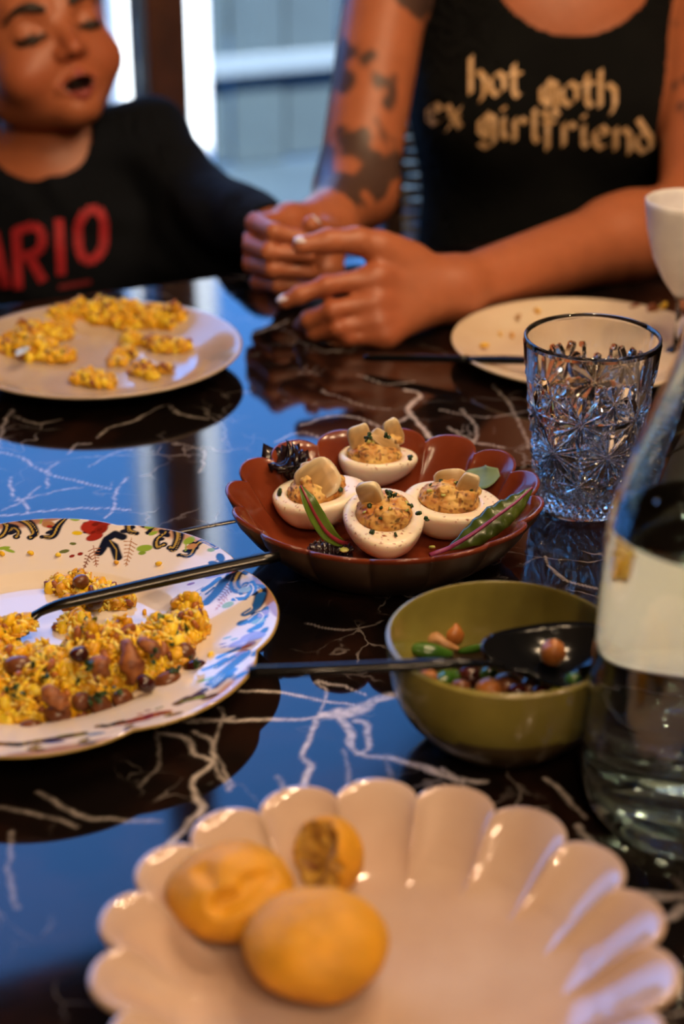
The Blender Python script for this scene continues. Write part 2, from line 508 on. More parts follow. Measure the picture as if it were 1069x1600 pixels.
# ------------------------------------------------------------------ hanging lamp over the table (above the frame)
m_brass = mat('dark brass', (0.25, 0.16, 0.07), 0.3, metal=1.0)
def hanging_lamp(LC, ring, watts, label):
    lamp = thing('pendant_lamp', (LC[0], LC[1], CEIL_Z), label, 'lamp')
    v, f = tube([(LC[0], LC[1], CEIL_Z), (LC[0], LC[1], LC[2] + .1)], .006, 8, up=(1, 0, 0)); mk('stem', v, f, m_brass, parent=lamp, world=True)
    v, f = lathe([(0, 0), (.06, 0), (.055, -.02), (0, -.022)], 24); mk('ceiling_rose', v + np.array([LC[0], LC[1], CEIL_Z]), f, m_brass, parent=lamp, world=True)
    for k in range(6):
        a = k * math.pi / 3 + .35
        p = LC + np.array([ring * math.cos(a), ring * math.sin(a), .035 * (k % 2)])
        v, f = tube(spline([LC + [0, 0, .11], LC + [.4 * ring * math.cos(a), .4 * ring * math.sin(a), .10], p + [0, 0, .06]], 10), .005, 6); mk('arm', v, f, m_brass, parent=lamp, world=True)
        v, f = lathe([(0, .07), (.014, .065), (.016, .03), (0, .03)], 12); mk('socket', v + p, f, m_brass, parent=lamp, world=True)
        ld = bpy.data.lights.new('bulb', 'POINT'); ld.energy = watts; ld.shadow_soft_size = .024; ld.color = (1.0, 0.70, 0.42)
        lo = bpy.data.objects.new('bulb', ld); COL.objects.link(lo); lo.location = tuple(p - LC - np.array([0, 0, CEIL_Z - LC[2]])); lo.parent = lamp
hanging_lamp(np.array([0.36, 0.98, 0.92]), .24, LAMP_W, 'dark brass hanging lamp with a ring of bare warm bulbs over the table')
hanging_lamp(np.array([0.34, -0.62, 1.28]), .34, LAMP_B, 'wider dark brass bulb ring lamp hanging over the near end of the room')

# ================================================================== THE TABLE
SEAM_V, FAR_V, NEAR_V, TU0, TU1 = 0.942, 1.433, 0.20, -0.95, 1.25
m_marble = bpy.data.materials.new('dark polished marble'); m_marble.use_nodes = True
nt = m_marble.node_tree; N = nt.nodes; L = nt.links; bs = N['Principled BSDF']
tc = N.new('ShaderNodeTexCoord')
def noise(scale, detail=5, src=None, rough=.55):
    n = N.new('ShaderNodeTexNoise'); n.inputs['Scale'].default_value = scale; n.inputs['Detail'].default_value = detail; n.inputs['Roughness'].default_value = rough
    L.new(src or tc.outputs['Object'], n.inputs['Vector']); return n
def maprange(src, a, b, c=0., d=1.):
    n = N.new('ShaderNodeMapRange'); n.interpolation_type = 'SMOOTHSTEP'
    for k, x in enumerate((a, b, c, d)): n.inputs[k + 1].default_value = x
    L.new(src, n.inputs[0]); return n.outputs[0]
def math_(op, a, b):
    n = N.new('ShaderNodeMath'); n.operation = op
    for k, x in enumerate((a, b)):
        if isinstance(x, (int, float)): n.inputs[k].default_value = x
        else: L.new(x, n.inputs[k])
    return n.outputs[0]
def cmix(f, a, b, mode='MIX'):
    n = N.new('ShaderNodeMix'); n.data_type = 'RGBA'; n.blend_type = mode
    for k, x in ((0, f), (6, a), (7, b)):
        if isinstance(x, tuple): n.inputs[k].default_value = (*x, 1)
        elif isinstance(x, (int, float)): n.inputs[k].default_value = x
        else: L.new(x, n.inputs[k])
    return n.outputs[2]
warp = noise(9, 4)
vm = N.new('ShaderNodeVectorMath'); vm.operation = 'MULTIPLY_ADD'
L.new(warp.outputs['Color'], vm.inputs[0]); vm.inputs[1].default_value = (.10, .10, .10); L.new(tc.outputs['Object'], vm.inputs[2])
warp2 = noise(70, 3)
vm2 = N.new('ShaderNodeVectorMath'); vm2.operation = 'MULTIPLY_ADD'
L.new(warp2.outputs['Color'], vm2.inputs[0]); vm2.inputs[1].default_value = (.012, .012, .012); L.new(vm.outputs[0], vm2.inputs[2])
def veins(scale, w):
    v = N.new('ShaderNodeTexVoronoi'); v.feature = 'DISTANCE_TO_EDGE'; v.inputs['Scale'].default_value = scale
    L.new(vm2.outputs[0], v.inputs['Vector'])
    return maprange(v.outputs['Distance'], 0.0, w, 1., 0.)
mask = maprange(noise(7, 3).outputs['Fac'], .48, .66)
mask2 = maprange(noise(13, 3).outputs['Fac'], .52, .68)
va = math_('MULTIPLY', veins(9, .015), mask)
vb = math_('MULTIPLY', veins(26, .035), mask2)
vv = math_('MAXIMUM', math_('MULTIPLY', va, .25), math_('MULTIPLY', vb, .28))
at_ = N.new('ShaderNodeAttribute'); at_.attribute_name = 'vein'
grain = maprange(noise(160, 3).outputs['Fac'], .3, .62, .45, 1.)
vv = math_('MAXIMUM', vv, math_('MULTIPLY', at_.outputs['Fac'], grain))
cloud = maprange(noise(16, 6, vm.outputs[0]).outputs['Fac'], .42, .72)
basec = cmix(cloud, (0.0045, 0.0032, 0.003), (0.018, 0.007, 0.0045))
L.new(cmix(vv, basec, (0.70, 0.62, 0.60)), bs.inputs['Base Color'])
bs.inputs['Roughness'].default_value = 0.055
bs.inputs['IOR'].default_value = 1.47
bs.inputs['Coat Weight'].default_value = 0.0
rg = noise(500, 2); bu = N.new('ShaderNodeBump'); bu.inputs['Strength'].default_value = .02; bu.inputs['Distance'].default_value = .0004
L.new(noise(30, 3).outputs['Fac'], bu.inputs['Height']); L.new(bu.outputs['Normal'], bs.inputs['Normal'])

# the large veins of the slab, as they run (points seen in the photograph brought onto the slab), width in mm
VEINS = [
 ([(375,1081),(428,1080),(484,1090),(546,1101)],1.6,1), ([(303,1124),(356,1125),(430,1124),(513,1121)],2.2,1),
 ([(505,1119),(554,1111),(580,1098),(612,1086)],8,1), ([(530,1112),(545,1140),(550,1167),(575,1182),(600,1184),(650,1196),(720,1222)],4.0,1),
 ([(553,1128),(573,1134),(577,1165),(560,1178)],3.2,.9), ([(488,1126),(482,1150),(472,1175),(484,1200),(474,1232)],3.2,.85),
 ([(496,1064),(530,1070),(572,1086)],1.4,.7), ([(494,1066),(510,1078),(500,1110),(488,1140)],1.2,.6),
 ([(253,1144),(288,1153),(307,1179),(332,1192),(311,1212),(301,1237),(317,1258),(290,1292),(262,1320)],3.0,.75),
 ([(303,1144),(332,1160),(334,1190),(345,1215),(352,1232)],2.0,.6), ([(342,1105),(348,1122),(336,1165),(350,1205),(358,1228)],1.6,.6), ([(290,1128),(330,1128),(360,1120)],1.6,.7),
 ([(430,1215),(440,1228),(452,1236)],2.5,.35), ([(541,1172),(545,1200),(545,1230)],2,.3), ([(604,1187),(612,1222)],2,.3),
 ([(600,1182),(640,1194),(700,1215),(760,1222)],2.6,.9), ([(690,1200),(712,1218),(740,1240)],2.2,.8), ([(850,1215),(885,1245),(915,1275)],2.2,.8), ([(900,1290),(930,1320)],3,.5), ([(1000,1398),(1069,1404)],6,.55), ([(1030,1440),(1069,1420)],4,.5),
 ([(0,705),(37,716),(75,740),(123,751),(172,765)],2.6,.75), ([(15,746),(22,772),(41,791),(46,802)],2.4,.7), ([(0,807),(75,798),(150,794),(206,796)],3,.75),
 ([(198,748),(180,768),(178,794),(165,809)],2.8,.75), ([(22,783),(67,772),(131,759)],2.2,.6), ([(71,761),(75,738),(90,722)],2,.6), ([(105,710),(116,695),(142,693)],3,.5),
 ([(150,684),(176,667),(206,658),(254,634)],3,.5), ([(262,632),(284,647),(325,654)],4,.45), ([(138,729),(180,708),(206,701)],2.6,.5), ([(314,738),(318,705),(277,693)],3,.5), ([(0,800),(30,785),(60,760)],2.4,.6),
 ([(0,690),(6,660),(20,640)],4,.5), ([(20,650),(60,662),(95,655)],4,.35), ([(395,522),(425,512),(450,500)],4,.6),
 ([(632,608),(655,618),(640,640),(655,662),(672,684)],5.5,1.0), ([(470,664),(520,650),(560,652),(600,668),(640,650)],3.6,.75), ([(430,690),(470,676),(520,690)],2.4,.6), ([(500,610),(560,632),(610,640)],3,.4),
 ([(700,668),(740,690),(790,700)],4,.7), ([(722,640),(745,668),(738,700)],3.5,.6), ([(690,640),(760,652),(830,640)],2.5,.5), ([(770,600),(800,640),(828,700)],3,.5), ([(560,585),(600,600),(650,596)],3,.5),
 ([(60,1238),(140,1276),(250,1284)],2,.4), ([(0,1262),(50,1270),(120,1290)],2,.35), ([(20,1300),(12,1360),(30,1420)],2.2,.3), ([(230,1100),(250,1180),(220,1230)],1.6,.25),
 ([(640,930),(690,915),(740,925)],1.5,.4), ([(850,870),(880,905),(930,920)],1.6,.4), ([(480,975),(540,985),(600,970)],1.3,.3),
]
def slab(name, u, v, far):
    u = np.asarray(u); v = np.asarray(v)
    val = np.zeros((len(u), len(v)))
    for pts, wd, amp in VEINS:
        q = np.array([at(x, y) for x, y in pts])
        P = np.stack([q @ U, q @ V], 1)
        n = max(8, int(np.linalg.norm(np.diff(P, axis=0), axis=1).sum() / .0035))
        P = spline(np.c_[P, np.zeros(len(P))], n)
        P[:, 0] += fbm(P, 120, 3, 3) * .0016; P[:, 1] += fbm(P, 120, 3, 9) * .0016
        ww = (wd if pts[0][1] > 840 else wd * .55) * .0005 * (1 + .55 * fbm(P, 90, 2, 5))
        for i in range(n - 1):
            a, b = P[i, :2], P[i + 1, :2]
            m = .006
            i0, i1 = np.searchsorted(u, [min(a[0], b[0]) - m, max(a[0], b[0]) + m]); j0, j1 = np.searchsorted(v, [min(a[1], b[1]) - m, max(a[1], b[1]) + m])
            if i1 <= i0 or j1 <= j0: continue
            X = np.stack(np.meshgrid(u[i0:i1], v[j0:j1], indexing='ij'), -1)
            ba = b - a; t = np.clip(((X - a) @ ba) / (ba @ ba + 1e-12), 0, 1)
            d = np.linalg.norm(X - a - t[..., None] * ba, axis=-1)
            val[i0:i1, j0:j1] = np.maximum(val[i0:i1, j0:j1], amp * (1 - smooth(ww[i] * .45, ww[i] * 1.25 + .0004, d)))
    nu, nv = len(u), len(v)
    uu, v2 = np.meshgrid(u, v, indexing='ij')
    top = np.stack([uu, v2, np.zeros_like(uu)], -1).reshape(-1, 3)
    I = np.arange(nu * nv).reshape(nu, nv)
    f = np.stack([I[:-1, :-1], I[1:, :-1], I[1:, 1:], I[:-1, 1:]], -1).reshape(-1, 4)
    loop = np.concatenate([I[:, 0], I[-1, 1:], I[-2::-1, -1], I[0, -2:0:-1]])
    ctr = np.array([(u[0] + u[-1]) / 2, (v[0] + v[-1]) / 2])
    vs, fs, attr = [top], [f], [val.ravel()]
    prev = loop; n0 = len(top); sg = np.sign(top[loop][:, :2] - ctr)
    edge = np.stack([np.where((top[loop][:, 0] == u[0]) | (top[loop][:, 0] == u[-1]), sg[:, 0], 0), np.where((top[loop][:, 1] == v[0]) | (top[loop][:, 1] == v[-1]), sg[:, 1], 0), np.zeros(len(loop))], 1)
    for o, z in ((.0010, -.0006), (.0015, -.002), (.0015, -.03)):
        r = top[loop] + edge * o + [0, 0, z]
        vs.append(r); attr.append(val.ravel()[loop])
        cur = np.arange(n0, n0 + len(loop)); n0 += len(loop)
        fs.append(np.stack([prev, cur, np.roll(cur, -1), np.roll(prev, -1)], 1)); prev = cur
    vs = np.concatenate(vs); fs = np.concatenate(fs)
    base = np.array([(u[0] + u[-1]) / 2, (v[0] + v[-1]) / 2, 0])
    p = vs - base
    w = np.stack([p[:, 0] * U[0] + p[:, 1] * V[0], p[:, 0] * U[1] + p[:, 1] * V[1], p[:, 2]], 1)
    o = mk(name, w, fs, m_marble, parent=table, loc=uv(base[0], base[1], 0) - origin_of(table), attrs={'vein': np.concatenate(attr)})
    return o
table = thing('dining_table', uv(.15, .8, FLOOR_Z), 'dark brown polished marble table with white veins and a thin seam, set with dishes', 'table')
slab('table_leaf', np.r_[TU0, -.5, -.2, np.arange(0, .74, .0014), .8, 1., TU1], np.r_[NEAR_V, .28, np.arange(.33, SEAM_V - .001, .0012), SEAM_V - .0018], False)
slab('table_leaf', np.r_[TU0, -.5, -.1, np.arange(.1, 1.0, .002), TU1], np.r_[SEAM_V + .0018, np.arange(SEAM_V + .004, FAR_V - .002, .0019), FAR_V], True)
m_leg = mat('black steel', (.01, .01, .01), .4, metal=.6)
def room_part(name, u, v, z, s, m, parent, bev=.004):
    vv_, ff_ = box((0, 0, 0), s, RA, bev)
    return mk(name, vv_, ff_, m, parent=parent, loc=uv(u, v, z) - origin_of(parent), flat=True)
room_part('apron', .15, .8, -.05, (1.9, .9, .04), m_leg, table)
for du in (-.85, .85):
    for dv in (-.4, .4): room_part('leg', .15 + du, .8 + dv, (-.07 + FLOOR_Z) / 2, (.06, .06, -FLOOR_Z - .07), m_leg, table)

# ================================================================== DISHES
def scallop(N, phase, depth, weights, zdrop=0.0, power=.5):
    """rings pulled inwards and down at the N cusps of a fluted dish"""
    def bump(th):
        u = ((np.degrees(th) - phase) / (360. / N)) % 1.0 * 2 - 1
        return np.clip(1 - u * u, 0, 1) ** power
    def rf(th, k, r): return r * (1 - depth * weights[k] * (1 - bump(th)))
    def zf(th, k, z): return z - zdrop * weights[k] * (1 - bump(th))
    return rf, zf
def scatter(base, mats, ts, cols):
    """many copies of a small shape in one mesh (for stuff): returns verts, faces (equal-sided), colours"""
    v, f = base
    f = np.array([tuple(q) + (q[-1],) * (4 - len(q)) for q in f])
    tri = np.concatenate([f[:, [0, 1, 2]], f[f[:, 2] != f[:, 3]][:, [0, 2, 3]]])
    n = len(ts)
    V_ = np.einsum('nij,vj->nvi', mats, v) + ts[:, None]
    F_ = tri[None] + (np.arange(n) * len(v))[:, None, None]
    return V_.reshape(-1, 3), F_.reshape(-1, 3), np.repeat(cols, len(v), axis=0)
def rand_rot(n, tilt=3.2):
    return np.array([rotm(npr.uniform(-tilt, tilt), npr.uniform(-tilt, tilt), npr.uniform(-3.2, 3.2)) for _ in range(n)])

# ---- cream fluted plate in front
m_cream = mat('cream glazed stoneware', lin('cdb4a4'), 0.10, col2=lin('c2a592'), scale=18, coat=.6, bump=.03, bscale=40)
FP = np.array([.0165, .545, 0.])
prof = [(0, .003), (.05, .003), (.066, .0), (.071, .0), (.074, .004), (.088, .0145), (.103, .0245), (.1135, .0290), (.1160, .0308), (.1163, .0326), (.1150, .0340), (.1128, .0336),
        (.109, .0312), (.102, .0258), (.094, .0188), (.086, .0125), (.079, .0088), (.073, .0072), (.066, .0066), (.05, .006), (.025, .006), (0, .006)]
wts = [0, 0, 0, 0, .1, .55, .85, 1, 1, 1, 1, 1, 1, .98, .95, .85, .62, .32, .08, 0, 0, 0]
rf, zf = scallop(18, 100.5, .105, wts, .0018, .62)
v, f = lathe(prof, 720, rf, zf)
o = mk('fluted_plate', v, f, m_cream, loc=FP)
tag(o, 'large cream plate with a fluted petal rim, holding the muffins', 'plate')

# ---- terracotta fluted dish with the eggs
BD = np.array([.026, .955, 0.])
m_terra = mat('glossy chestnut brown glaze', lin('7e3a22'), 0.17, col2=lin('6a2c19'), scale=25, coat=.1, spec=.4, bump=.03, bscale=60)
nt = m_terra.node_tree
prof = [(0, .002), (.045, .002), (.050, 0), (.056, .0), (.060, .003), (.072, .012), (.084, .0225), (.0935, .0350), (.0965, .0415), (.0972, .0432), (.0965, .0447), (.0945, .0440),
        (.0905, .0370), (.083, .0265), (.072, .0150), (.063, .0085), (.055, .0062), (.04, .0055), (.02, .0055), (0, .0055)]
wts = [0, 0, 0, 0, .1, .4, .75, 1, 1, 1, 1, 1, 1, .85, .55, .2, 0, 0, 0, 0]
rf, zf = scallop(15, 71., .105, wts, .0052, .6)
v, f = lathe(prof, 600, rf, zf)
m_terra_out = mat('matt brown grey glaze', lin('5d4636'), 0.42, col2=lin('4a3529'), scale=30, bump=.06, bscale=90)
dish = mk('fluted_dish', v, f, m_terra, loc=BD)
dish.data.materials.append(m_terra_out)
for p in dish.data.polygons:
    if p.index < 600 * 8: p.material_index = 1
tag(dish, 'chestnut brown scalloped dish with a glossy inside, holding stuffed eggs', 'dish')

# ---- small olive bowl
GB = np.array([.080, .7445, 0.])
m_olive = mat('olive green glaze', lin('8d8440'), 0.25, col2=lin('776d33'), scale=22, coat=.3, bump=.03)
m_olive_low = mat('brown green glaze of the lower bowl', lin('54442a'), 0.3, col2=lin('463820'), scale=30, coat=.2, bump=.03)
prof = [(0, .003), (.022, .003), (.024, 0), (.028, 0), (.030, .003), (.041, .0115), (.0502, .0225), (.0550, .0340), (.0572, .0470), (.0583, .0590), (.0580, .0606), (.0570, .0611), (.0560, .0604),
        (.0548, .0480), (.0522, .0350), (.0470, .0230), (.038, .0130), (.025, .0075), (0, .0065)]
P2 = spline(np.array([(r, z, 0) for r, z in prof[4:]]), 60)
prof = prof[:4] + [(max(r, 0), z) for r, z, _ in P2]; prof[-1] = (0, prof[-1][1])
v, f = lathe(prof, 128)
bowl = mk('small_bowl', v, f, m_olive, loc=GB)
bowl.data.materials.append(m_olive_low)
for p in bowl.data.polygons:
    c = p.center
    if c.z < .028 + .0012 * math.sin(3 * math.atan2(c.y, c.x)) and (c.x ** 2 + c.y ** 2) ** .5 > .0545 - max(0, .034 - c.z) * .95: p.material_index = 1
tag(bowl, 'small round olive green glazed bowl of bean salad with a black spoon', 'bowl')

# ---- the two plain plates beyond
def plain_plate(name, c, r, h, m, label):
    prof = [(0, .003), (r * .5, .003), (r * .56, 0), (r * .60, 0), (r * .66, .0035), (r * .85, h * .62), (r * .965, h - .003), (r * .995, h - .001), (r, h), (r * .992, h + .0014), (r * .97, h + .0006),
            (r * .86, h * .66 + .0035), (r * .74, .0085), (r * .66, .0062), (r * .5, .0055), (0, .0055)]
    v, f = lathe(prof, 160)
    return tag(mk(name, v, f, m, loc=c), label, 'plate')
m_plate_l = mat('oatmeal glazed plate', lin('cdb9a6'), 0.15, col2=lin('c2ac97'), scale=20, coat=.35)
m_plate_x = mat('cream glazed dinner plate', lin('e8d8cc'), 0.2, coat=.25)
m_plate_r = mat('ivory glazed plate', lin('e4d3bb'), 0.2, col2=lin('dac6ab'), scale=20, coat=.25)
LP = np.array([-.189, 1.276, 0.]); RP = np.array([.193, 1.303, 0.])
plain_plate('dinner_plate', LP, .111, .020, m_plate_l, 'pale round plate smeared with leftover yellow rice, in front of the child')
plain_plate('dinner_plate', RP, .106, .015, m_plate_r, 'ivory plate almost eaten clean, behind the cut glass tumbler')

XP = np.array([.306, .862, 0.])
plain_plate('dinner_plate', XP, .130, .020, m_plate_x, 'cream plate beside the water bottle, seen only through its water')
# ---- the flowered plate: print is carried as a colour layer on the glaze
FL = np.array([-.166, .822, 0.]); FR = .131
WHITE, NAVY, GOLD, ROSE, GREEN, OLIVE, RUST, MAUVE, BLUE, TAN = [np.array(lin(h)) for h in ('e8dcd2', '10182e', 'b99a4a', 'a02c20', '8fae3c', '68703a', '8f4a24', '9a86b4', '1f5aa0', 'c08a5c')]
def fl(px, py, h=.020): return at(px, py, h)[:2] - FL[:2]
marks = []                    # (kind, points in the plate's plane, size, colour)
def M_ell(px, py, rx, ry, ang, c): marks.append(('e', fl(px, py), (rx * .001, ry * .001, R(ang)), c))
def M_line(pts, w, c): marks.append(('l', np.array([fl(*p) for p in pts]), w * .001 * (1.4 if w > 2 else 1.), c))
def scroll(pts, w=3.2):
    p = np.array([fl(*q) for q in pts]); p = spline(np.c_[p, np.zeros(len(p))], 26)[:, :2]
    w *= 1.55; marks.append(('t', p, w * .001, NAVY)); marks.append(('e', p[-1], (.0024, .0024, 0), NAVY)); marks.append(('e', p[-1], (.0009, .0009, 0), GOLD)); marks.append(('e', p[0], (.0018, .0018, 0), NAVY)); marks.append(('t', p + (p.mean(0) - p) * .10, w * .00022, GOLD)); marks.append(('l', p[::2] + (p[::2] - p.mean(0)) * .16, .00035, GOLD))
def edge_band(a0, a1, c=TAN): marks.append(('b', (a0, a1), .0105, c))
for a in range(0, 360, 45): edge_band(a + 2, a + 26, TAN if a % 90 else RUST * .8 + TAN * .2)
for a in np.arange(-180., 180., 11.):         # small navy leaves and gold dots following the rim
    rr_ = FR * (.955 - .012 * math.cos(R(a * 8)))
    c_ = np.array([math.cos(R(a)), math.sin(R(a))])
    marks.append(('e', c_ * rr_, (.0052, .0024, R(a + 70)), NAVY)); marks.append(('e', c_ * (rr_ - .0055), (.0034, .0018, R(a + 110)), NAVY * 1.3)); marks.append(('e', c_ * (rr_ - .003), (.0009, .0009, 0), GOLD))
# top edge, left to right
scroll([(-25, 842), (-5, 828), (20, 823), (45, 828), (55, 838), (48, 843)], 4.2); scroll([(-8, 848), (6, 842), (12, 833), (4, 828)], 3.2); scroll([(16, 838), (22, 834), (30, 838), (26, 843)], 2.4)
M_ell(6, 856, 4, 1.6, 20, GREEN); M_ell(14, 858, 4, 1.4, -20, GREEN)
scroll([(66, 842), (82, 841), (92, 830), (106, 821)], 3.6); M_ell(66, 821, 4.2, 2.6, 20, GREEN); M_ell(76, 829, 4, 3.0, 0, TAN * .8); M_ell(78, 831, 1.8, 1.2, 0, ROSE); M_line([(64, 828), (70, 818), (84, 817)], 1.0, GREEN); M_ell(118, 823, 3.6, 2.4, -20, GREEN)
for dx, dy, rx, ry, k in ((0, 0, 7.2, 7, .9), (-12, -2, 5.5, 5, 1.1), (14, -6, 7, 4.6, .85), (-4, 9, 5.4, 3.4, .95), (6, 2, 4.2, 3.6, .7), (2, -10, 6, 3, 1.15)): M_ell(152 + dx, 834 + dy, rx, ry, 20, ROSE * k)
for x, y, r in ((150, 830, 1.8), (156, 836, 1.4), (146, 838, 1.2), (160, 828, 1.3)): M_ell(x, y, r * 1.3, r, 30, ROSE * .5)
for pts in ([(168, 846), (180, 842), (192, 845)], [(168, 850), (178, 854), (184, 866)], [(166, 848), (160, 856), (155, 860)]): M_line(pts, 4.0, NAVY)
M_line([(172, 848), (182, 858), (181, 868)], .7, GOLD)
M_ell(100, 857, 3.2, 1.7, 15, OLIVE); M_ell(114, 849, 2.2, 1.3, -10, OLIVE); M_ell(112, 862, 1.8, 1.3, 30, ROSE * .7); M_ell(125, 860, 1.8, 1.5, 20, ROSE * .7); M_ell(121, 838, 2, 3.4, 80, np.array(lin('e2c020')))
def spray(x0, y0, x1, y1, c=RUST, n=7, w=7):
    M_line([(x0, y0), (x1, y1)], .5, c)
    for k in range(1, n):
        t = k / n; x, y = x0 + (x1 - x0) * t, y0 + (y1 - y0) * t
        L_ = w * (1.15 - t)
        nx, ny = -(y1 - y0), (x1 - x0); q = math.hypot(nx, ny) + 1e-6
        for s in (-1, 1): M_line([(x, y), (x + s * L_ * nx / q + (x1 - x0) * .06, y + s * L_ * .7 * ny / q + (y1 - y0) * .06)], .75, c)
spray(146, 852, 150, 874, RUST * .8 + TAN * .2, 7, 9); spray(206, 846, 196, 876, TAN * .8, 8, 10); spray(140, 860, 130, 875, RUST * .7, 5, 6)
scroll([(214, 842), (202, 838), (206, 824), (220, 826), (226, 834)], 3.8); scroll([(232, 842), (252, 832), (272, 834), (280, 848), (272, 862), (266, 860)], 4.4); scroll([(262, 842), (246, 850), (246, 858), (256, 856)], 3.0)
M_ell(226, 858, 5, 3.2, 0, GREEN); M_ell(222, 863, 2.4, 1.8, 0, GREEN * .8); M_ell(240, 843, 3, 1.6, 25, GREEN); M_ell(234, 836, 3, 2, 0, GREEN * .9)
M_ell(296, 855, 4, 3, 40, GREEN); M_line([(290, 866), (292, 854), (304, 850)], 1.0, GREEN); scroll([(280, 870), (296, 872), (306, 862), (320, 858), (338, 868)], 3.2); M_ell(300, 862, 3.4, 2.6, 0, TAN); M_ell(330, 870, 2.6, 1.8, -30, GREEN * .9)
# right-hand rim
M_ell(344, 901, 9, 3.2, 10, MAUVE); M_ell(356, 895, 5, 2.4, 20, MAUVE * .85); M_ell(333, 902, 5, 2.2, 10, MAUVE * 1.1); M_ell(298, 907, 2.4, 1.2, 10, ROSE * .8)
M_line([(318, 918), (330, 914), (342, 908)], 2.6, BLUE); M_line([(322, 924), (334, 918)], 1.6, NAVY)
M_line([(322, 935), (336, 926), (350, 912)], 4.2, NAVY); M_line([(340, 924), (352, 914), (360, 905)], 3.2, NAVY)
spray(364, 918, 340, 936, RUST, 8, 9); spray(356, 930, 336, 948, TAN, 6, 6); M_line([(286, 918), (300, 920), (318, 914)], .5, NAVY * 2); M_line([(290, 924), (306, 926), (316, 920)], .4, NAVY * 2)
M_ell(366, 900, 6, 4, 20, RUST * 1.2); M_ell(376, 894, 4, 3, 20, RUST)
scroll([(390, 901), (374, 906), (366, 918), (374, 928), (384, 922)], 4.2); scroll([(378, 932), (396, 928), (408, 936), (402, 954), (388, 962)], 5.0)
M_ell(388, 928, 6, 3, 0, np.array(lin('8fa79a'))); M_ell(356, 944, 3.6, 3, 30, GREEN)
M_line([(366, 938), (384, 940), (398, 930), (394, 921)], 2.6, BLUE); M_line([(384, 962), (400, 956), (408, 940)], 4, BLUE); M_line([(378, 975), (392, 974), (404, 966)], 4.2, BLUE); M_line([(394, 990), (406, 986), (412, 972)], 4, BLUE)
M_ell(404, 978, 4, 3, 0, np.array(lin('7fa8a8'))); M_ell(412, 968, 4, 3, 60, MAUVE)
for pts in ([(366, 936), (380, 946), (396, 932), (392, 922), (386, 926)], [(372, 948), (386, 944), (394, 956), (382, 962)], [(386, 978), (400, 982), (412, 972), (404, 964), (388, 972)], [(396, 992), (410, 990), (418, 976)]): M_line(spline([(x, y, 0) for x, y in pts], 14)[:, :2], .75, WHITE)
M_ell(355, 994, 2.6, 1.3, 10, np.array(lin('8fb0a8'))); M_ell(366, 999, 2.2, 1.3, 10, np.array(lin('8fb0a8'))); M_ell(348, 1003, 2.2, .8, 5, MAUVE * .7); M_ell(350, 1009, 2.2, .8, 5, MAUVE * .7)
for x, y, rx in ((376, 1008, 7), (392, 1000, 6), (384, 1016, 6), (402, 1004, 5)): M_ell(x, y, rx, 4.2, 20, MAUVE * (.85 + .1 * (x % 3)))
M_ell(384, 1018, 4, 2, 20, RUST); M_line([(342, 1026), (356, 1022), (372, 1018)], 2.8, BLUE); M_line([(320, 1042), (338, 1038), (352, 1032)], 2.8, BLUE); M_line([(338, 1042), (354, 1036), (370, 1030)], 3.2, NAVY)
M_ell(378, 1028, 4, 3, 40, RUST); spray(372, 1036, 350, 1040, TAN, 5, 5)
# near rim
M_ell(326, 1062, 6, 2.2, 10, GREEN); M_ell(352, 1056, 4, 2, 20, GREEN); M_line([(330, 1072), (346, 1058), (362, 1046), (382, 1034)], 4.6, NAVY); M_line([(336, 1080), (352, 1066), (366, 1054)], 3, BLUE * .7)
M_line([(278, 1102), (294, 1094), (312, 1096)], 4.2, NAVY); M_ell(298, 1098, 6, 2.2, 15, OLIVE); M_line([(306, 1090), (320, 1082)], 3.2, NAVY); M_ell(312, 1096, 3, 1.6, 10, GREEN)
M_ell(231, 1109, 2, 1, 0, ROSE * .7); M_ell(219, 1115, 1.8, 1, 0, ROSE * .7); spray(240, 1110, 256, 1104, OLIVE, 4, 4)
for x, y in ((232, 1124), (214, 1130), (196, 1134), (246, 1120)): M_ell(x, y, 8, 3.2, 12, ROSE * (.6 + .05 * (x % 4)))
M_line([(154, 1134), (168, 1137), (190, 1130)], 3.2, NAVY); M_ell(112, 1151, 8, 3.2, 5, GREEN * .8); M_line([(60, 1160), (90, 1156), (130, 1148)], 3.6, NAVY); M_line([(0, 1166), (30, 1168), (56, 1162)], 4, NAVY); M_ell(150, 1152, 5, 2, 5, np.array(lin('3a7ab0'))); M_ell(84, 1164, 6, 2, 5, BLUE * .7)
# flower in the well
for x, y, rx, ry, c in ((78, 998, 10, 6, ROSE * .55 + MAUVE * .2), (100, 990, 9, 5, ROSE * .5 + MAUVE * .3), (60, 1010, 8, 5, ROSE * .6), (30, 1002, 6, 5, ROSE * .8), (70, 1016, 12, 3.4, MAUVE * .7), (26, 996, 4, 3, ROSE * .9)): M_ell(x, y, rx, ry, 10, c)
M_ell(50, 978, 7, 3.4, 10, np.array(lin('5e8298'))); M_line([(40, 984), (60, 974), (72, 980), (66, 988)], 2.4, BLUE); M_line([(84, 990), (92, 980)], 2.6, BLUE); M_line([(96, 990), (120, 982), (138, 974)], 2.6, NAVY * 1.6); M_ell(134, 976, 4, 2, 20, np.array(lin('2b7aa0'))); M_line([(56, 972), (70, 970), (74, 982)], .8, WHITE); M_line([(88, 982), (92, 980), (90, 990)], .7, WHITE)
M_ell(46, 992, 3, 1.6, 0, GREEN * .7); M_ell(16, 1010, 4, 3, 0, OLIVE)
nth = 1200
thg = np.arange(nth) * 2 * math.pi / nth
prof = [(.0, .003), (.062, .003), (.068, 0), (.074, 0), (.080, .004), (.100, .0145), (.120, .0205), (.1295, .0232), (.1308, .0242)]
kin = np.r_[np.linspace(1, .90, 24), np.linspace(.897, .66, 64), np.linspace(.655, .56, 16), np.linspace(.55, .03, 56)]
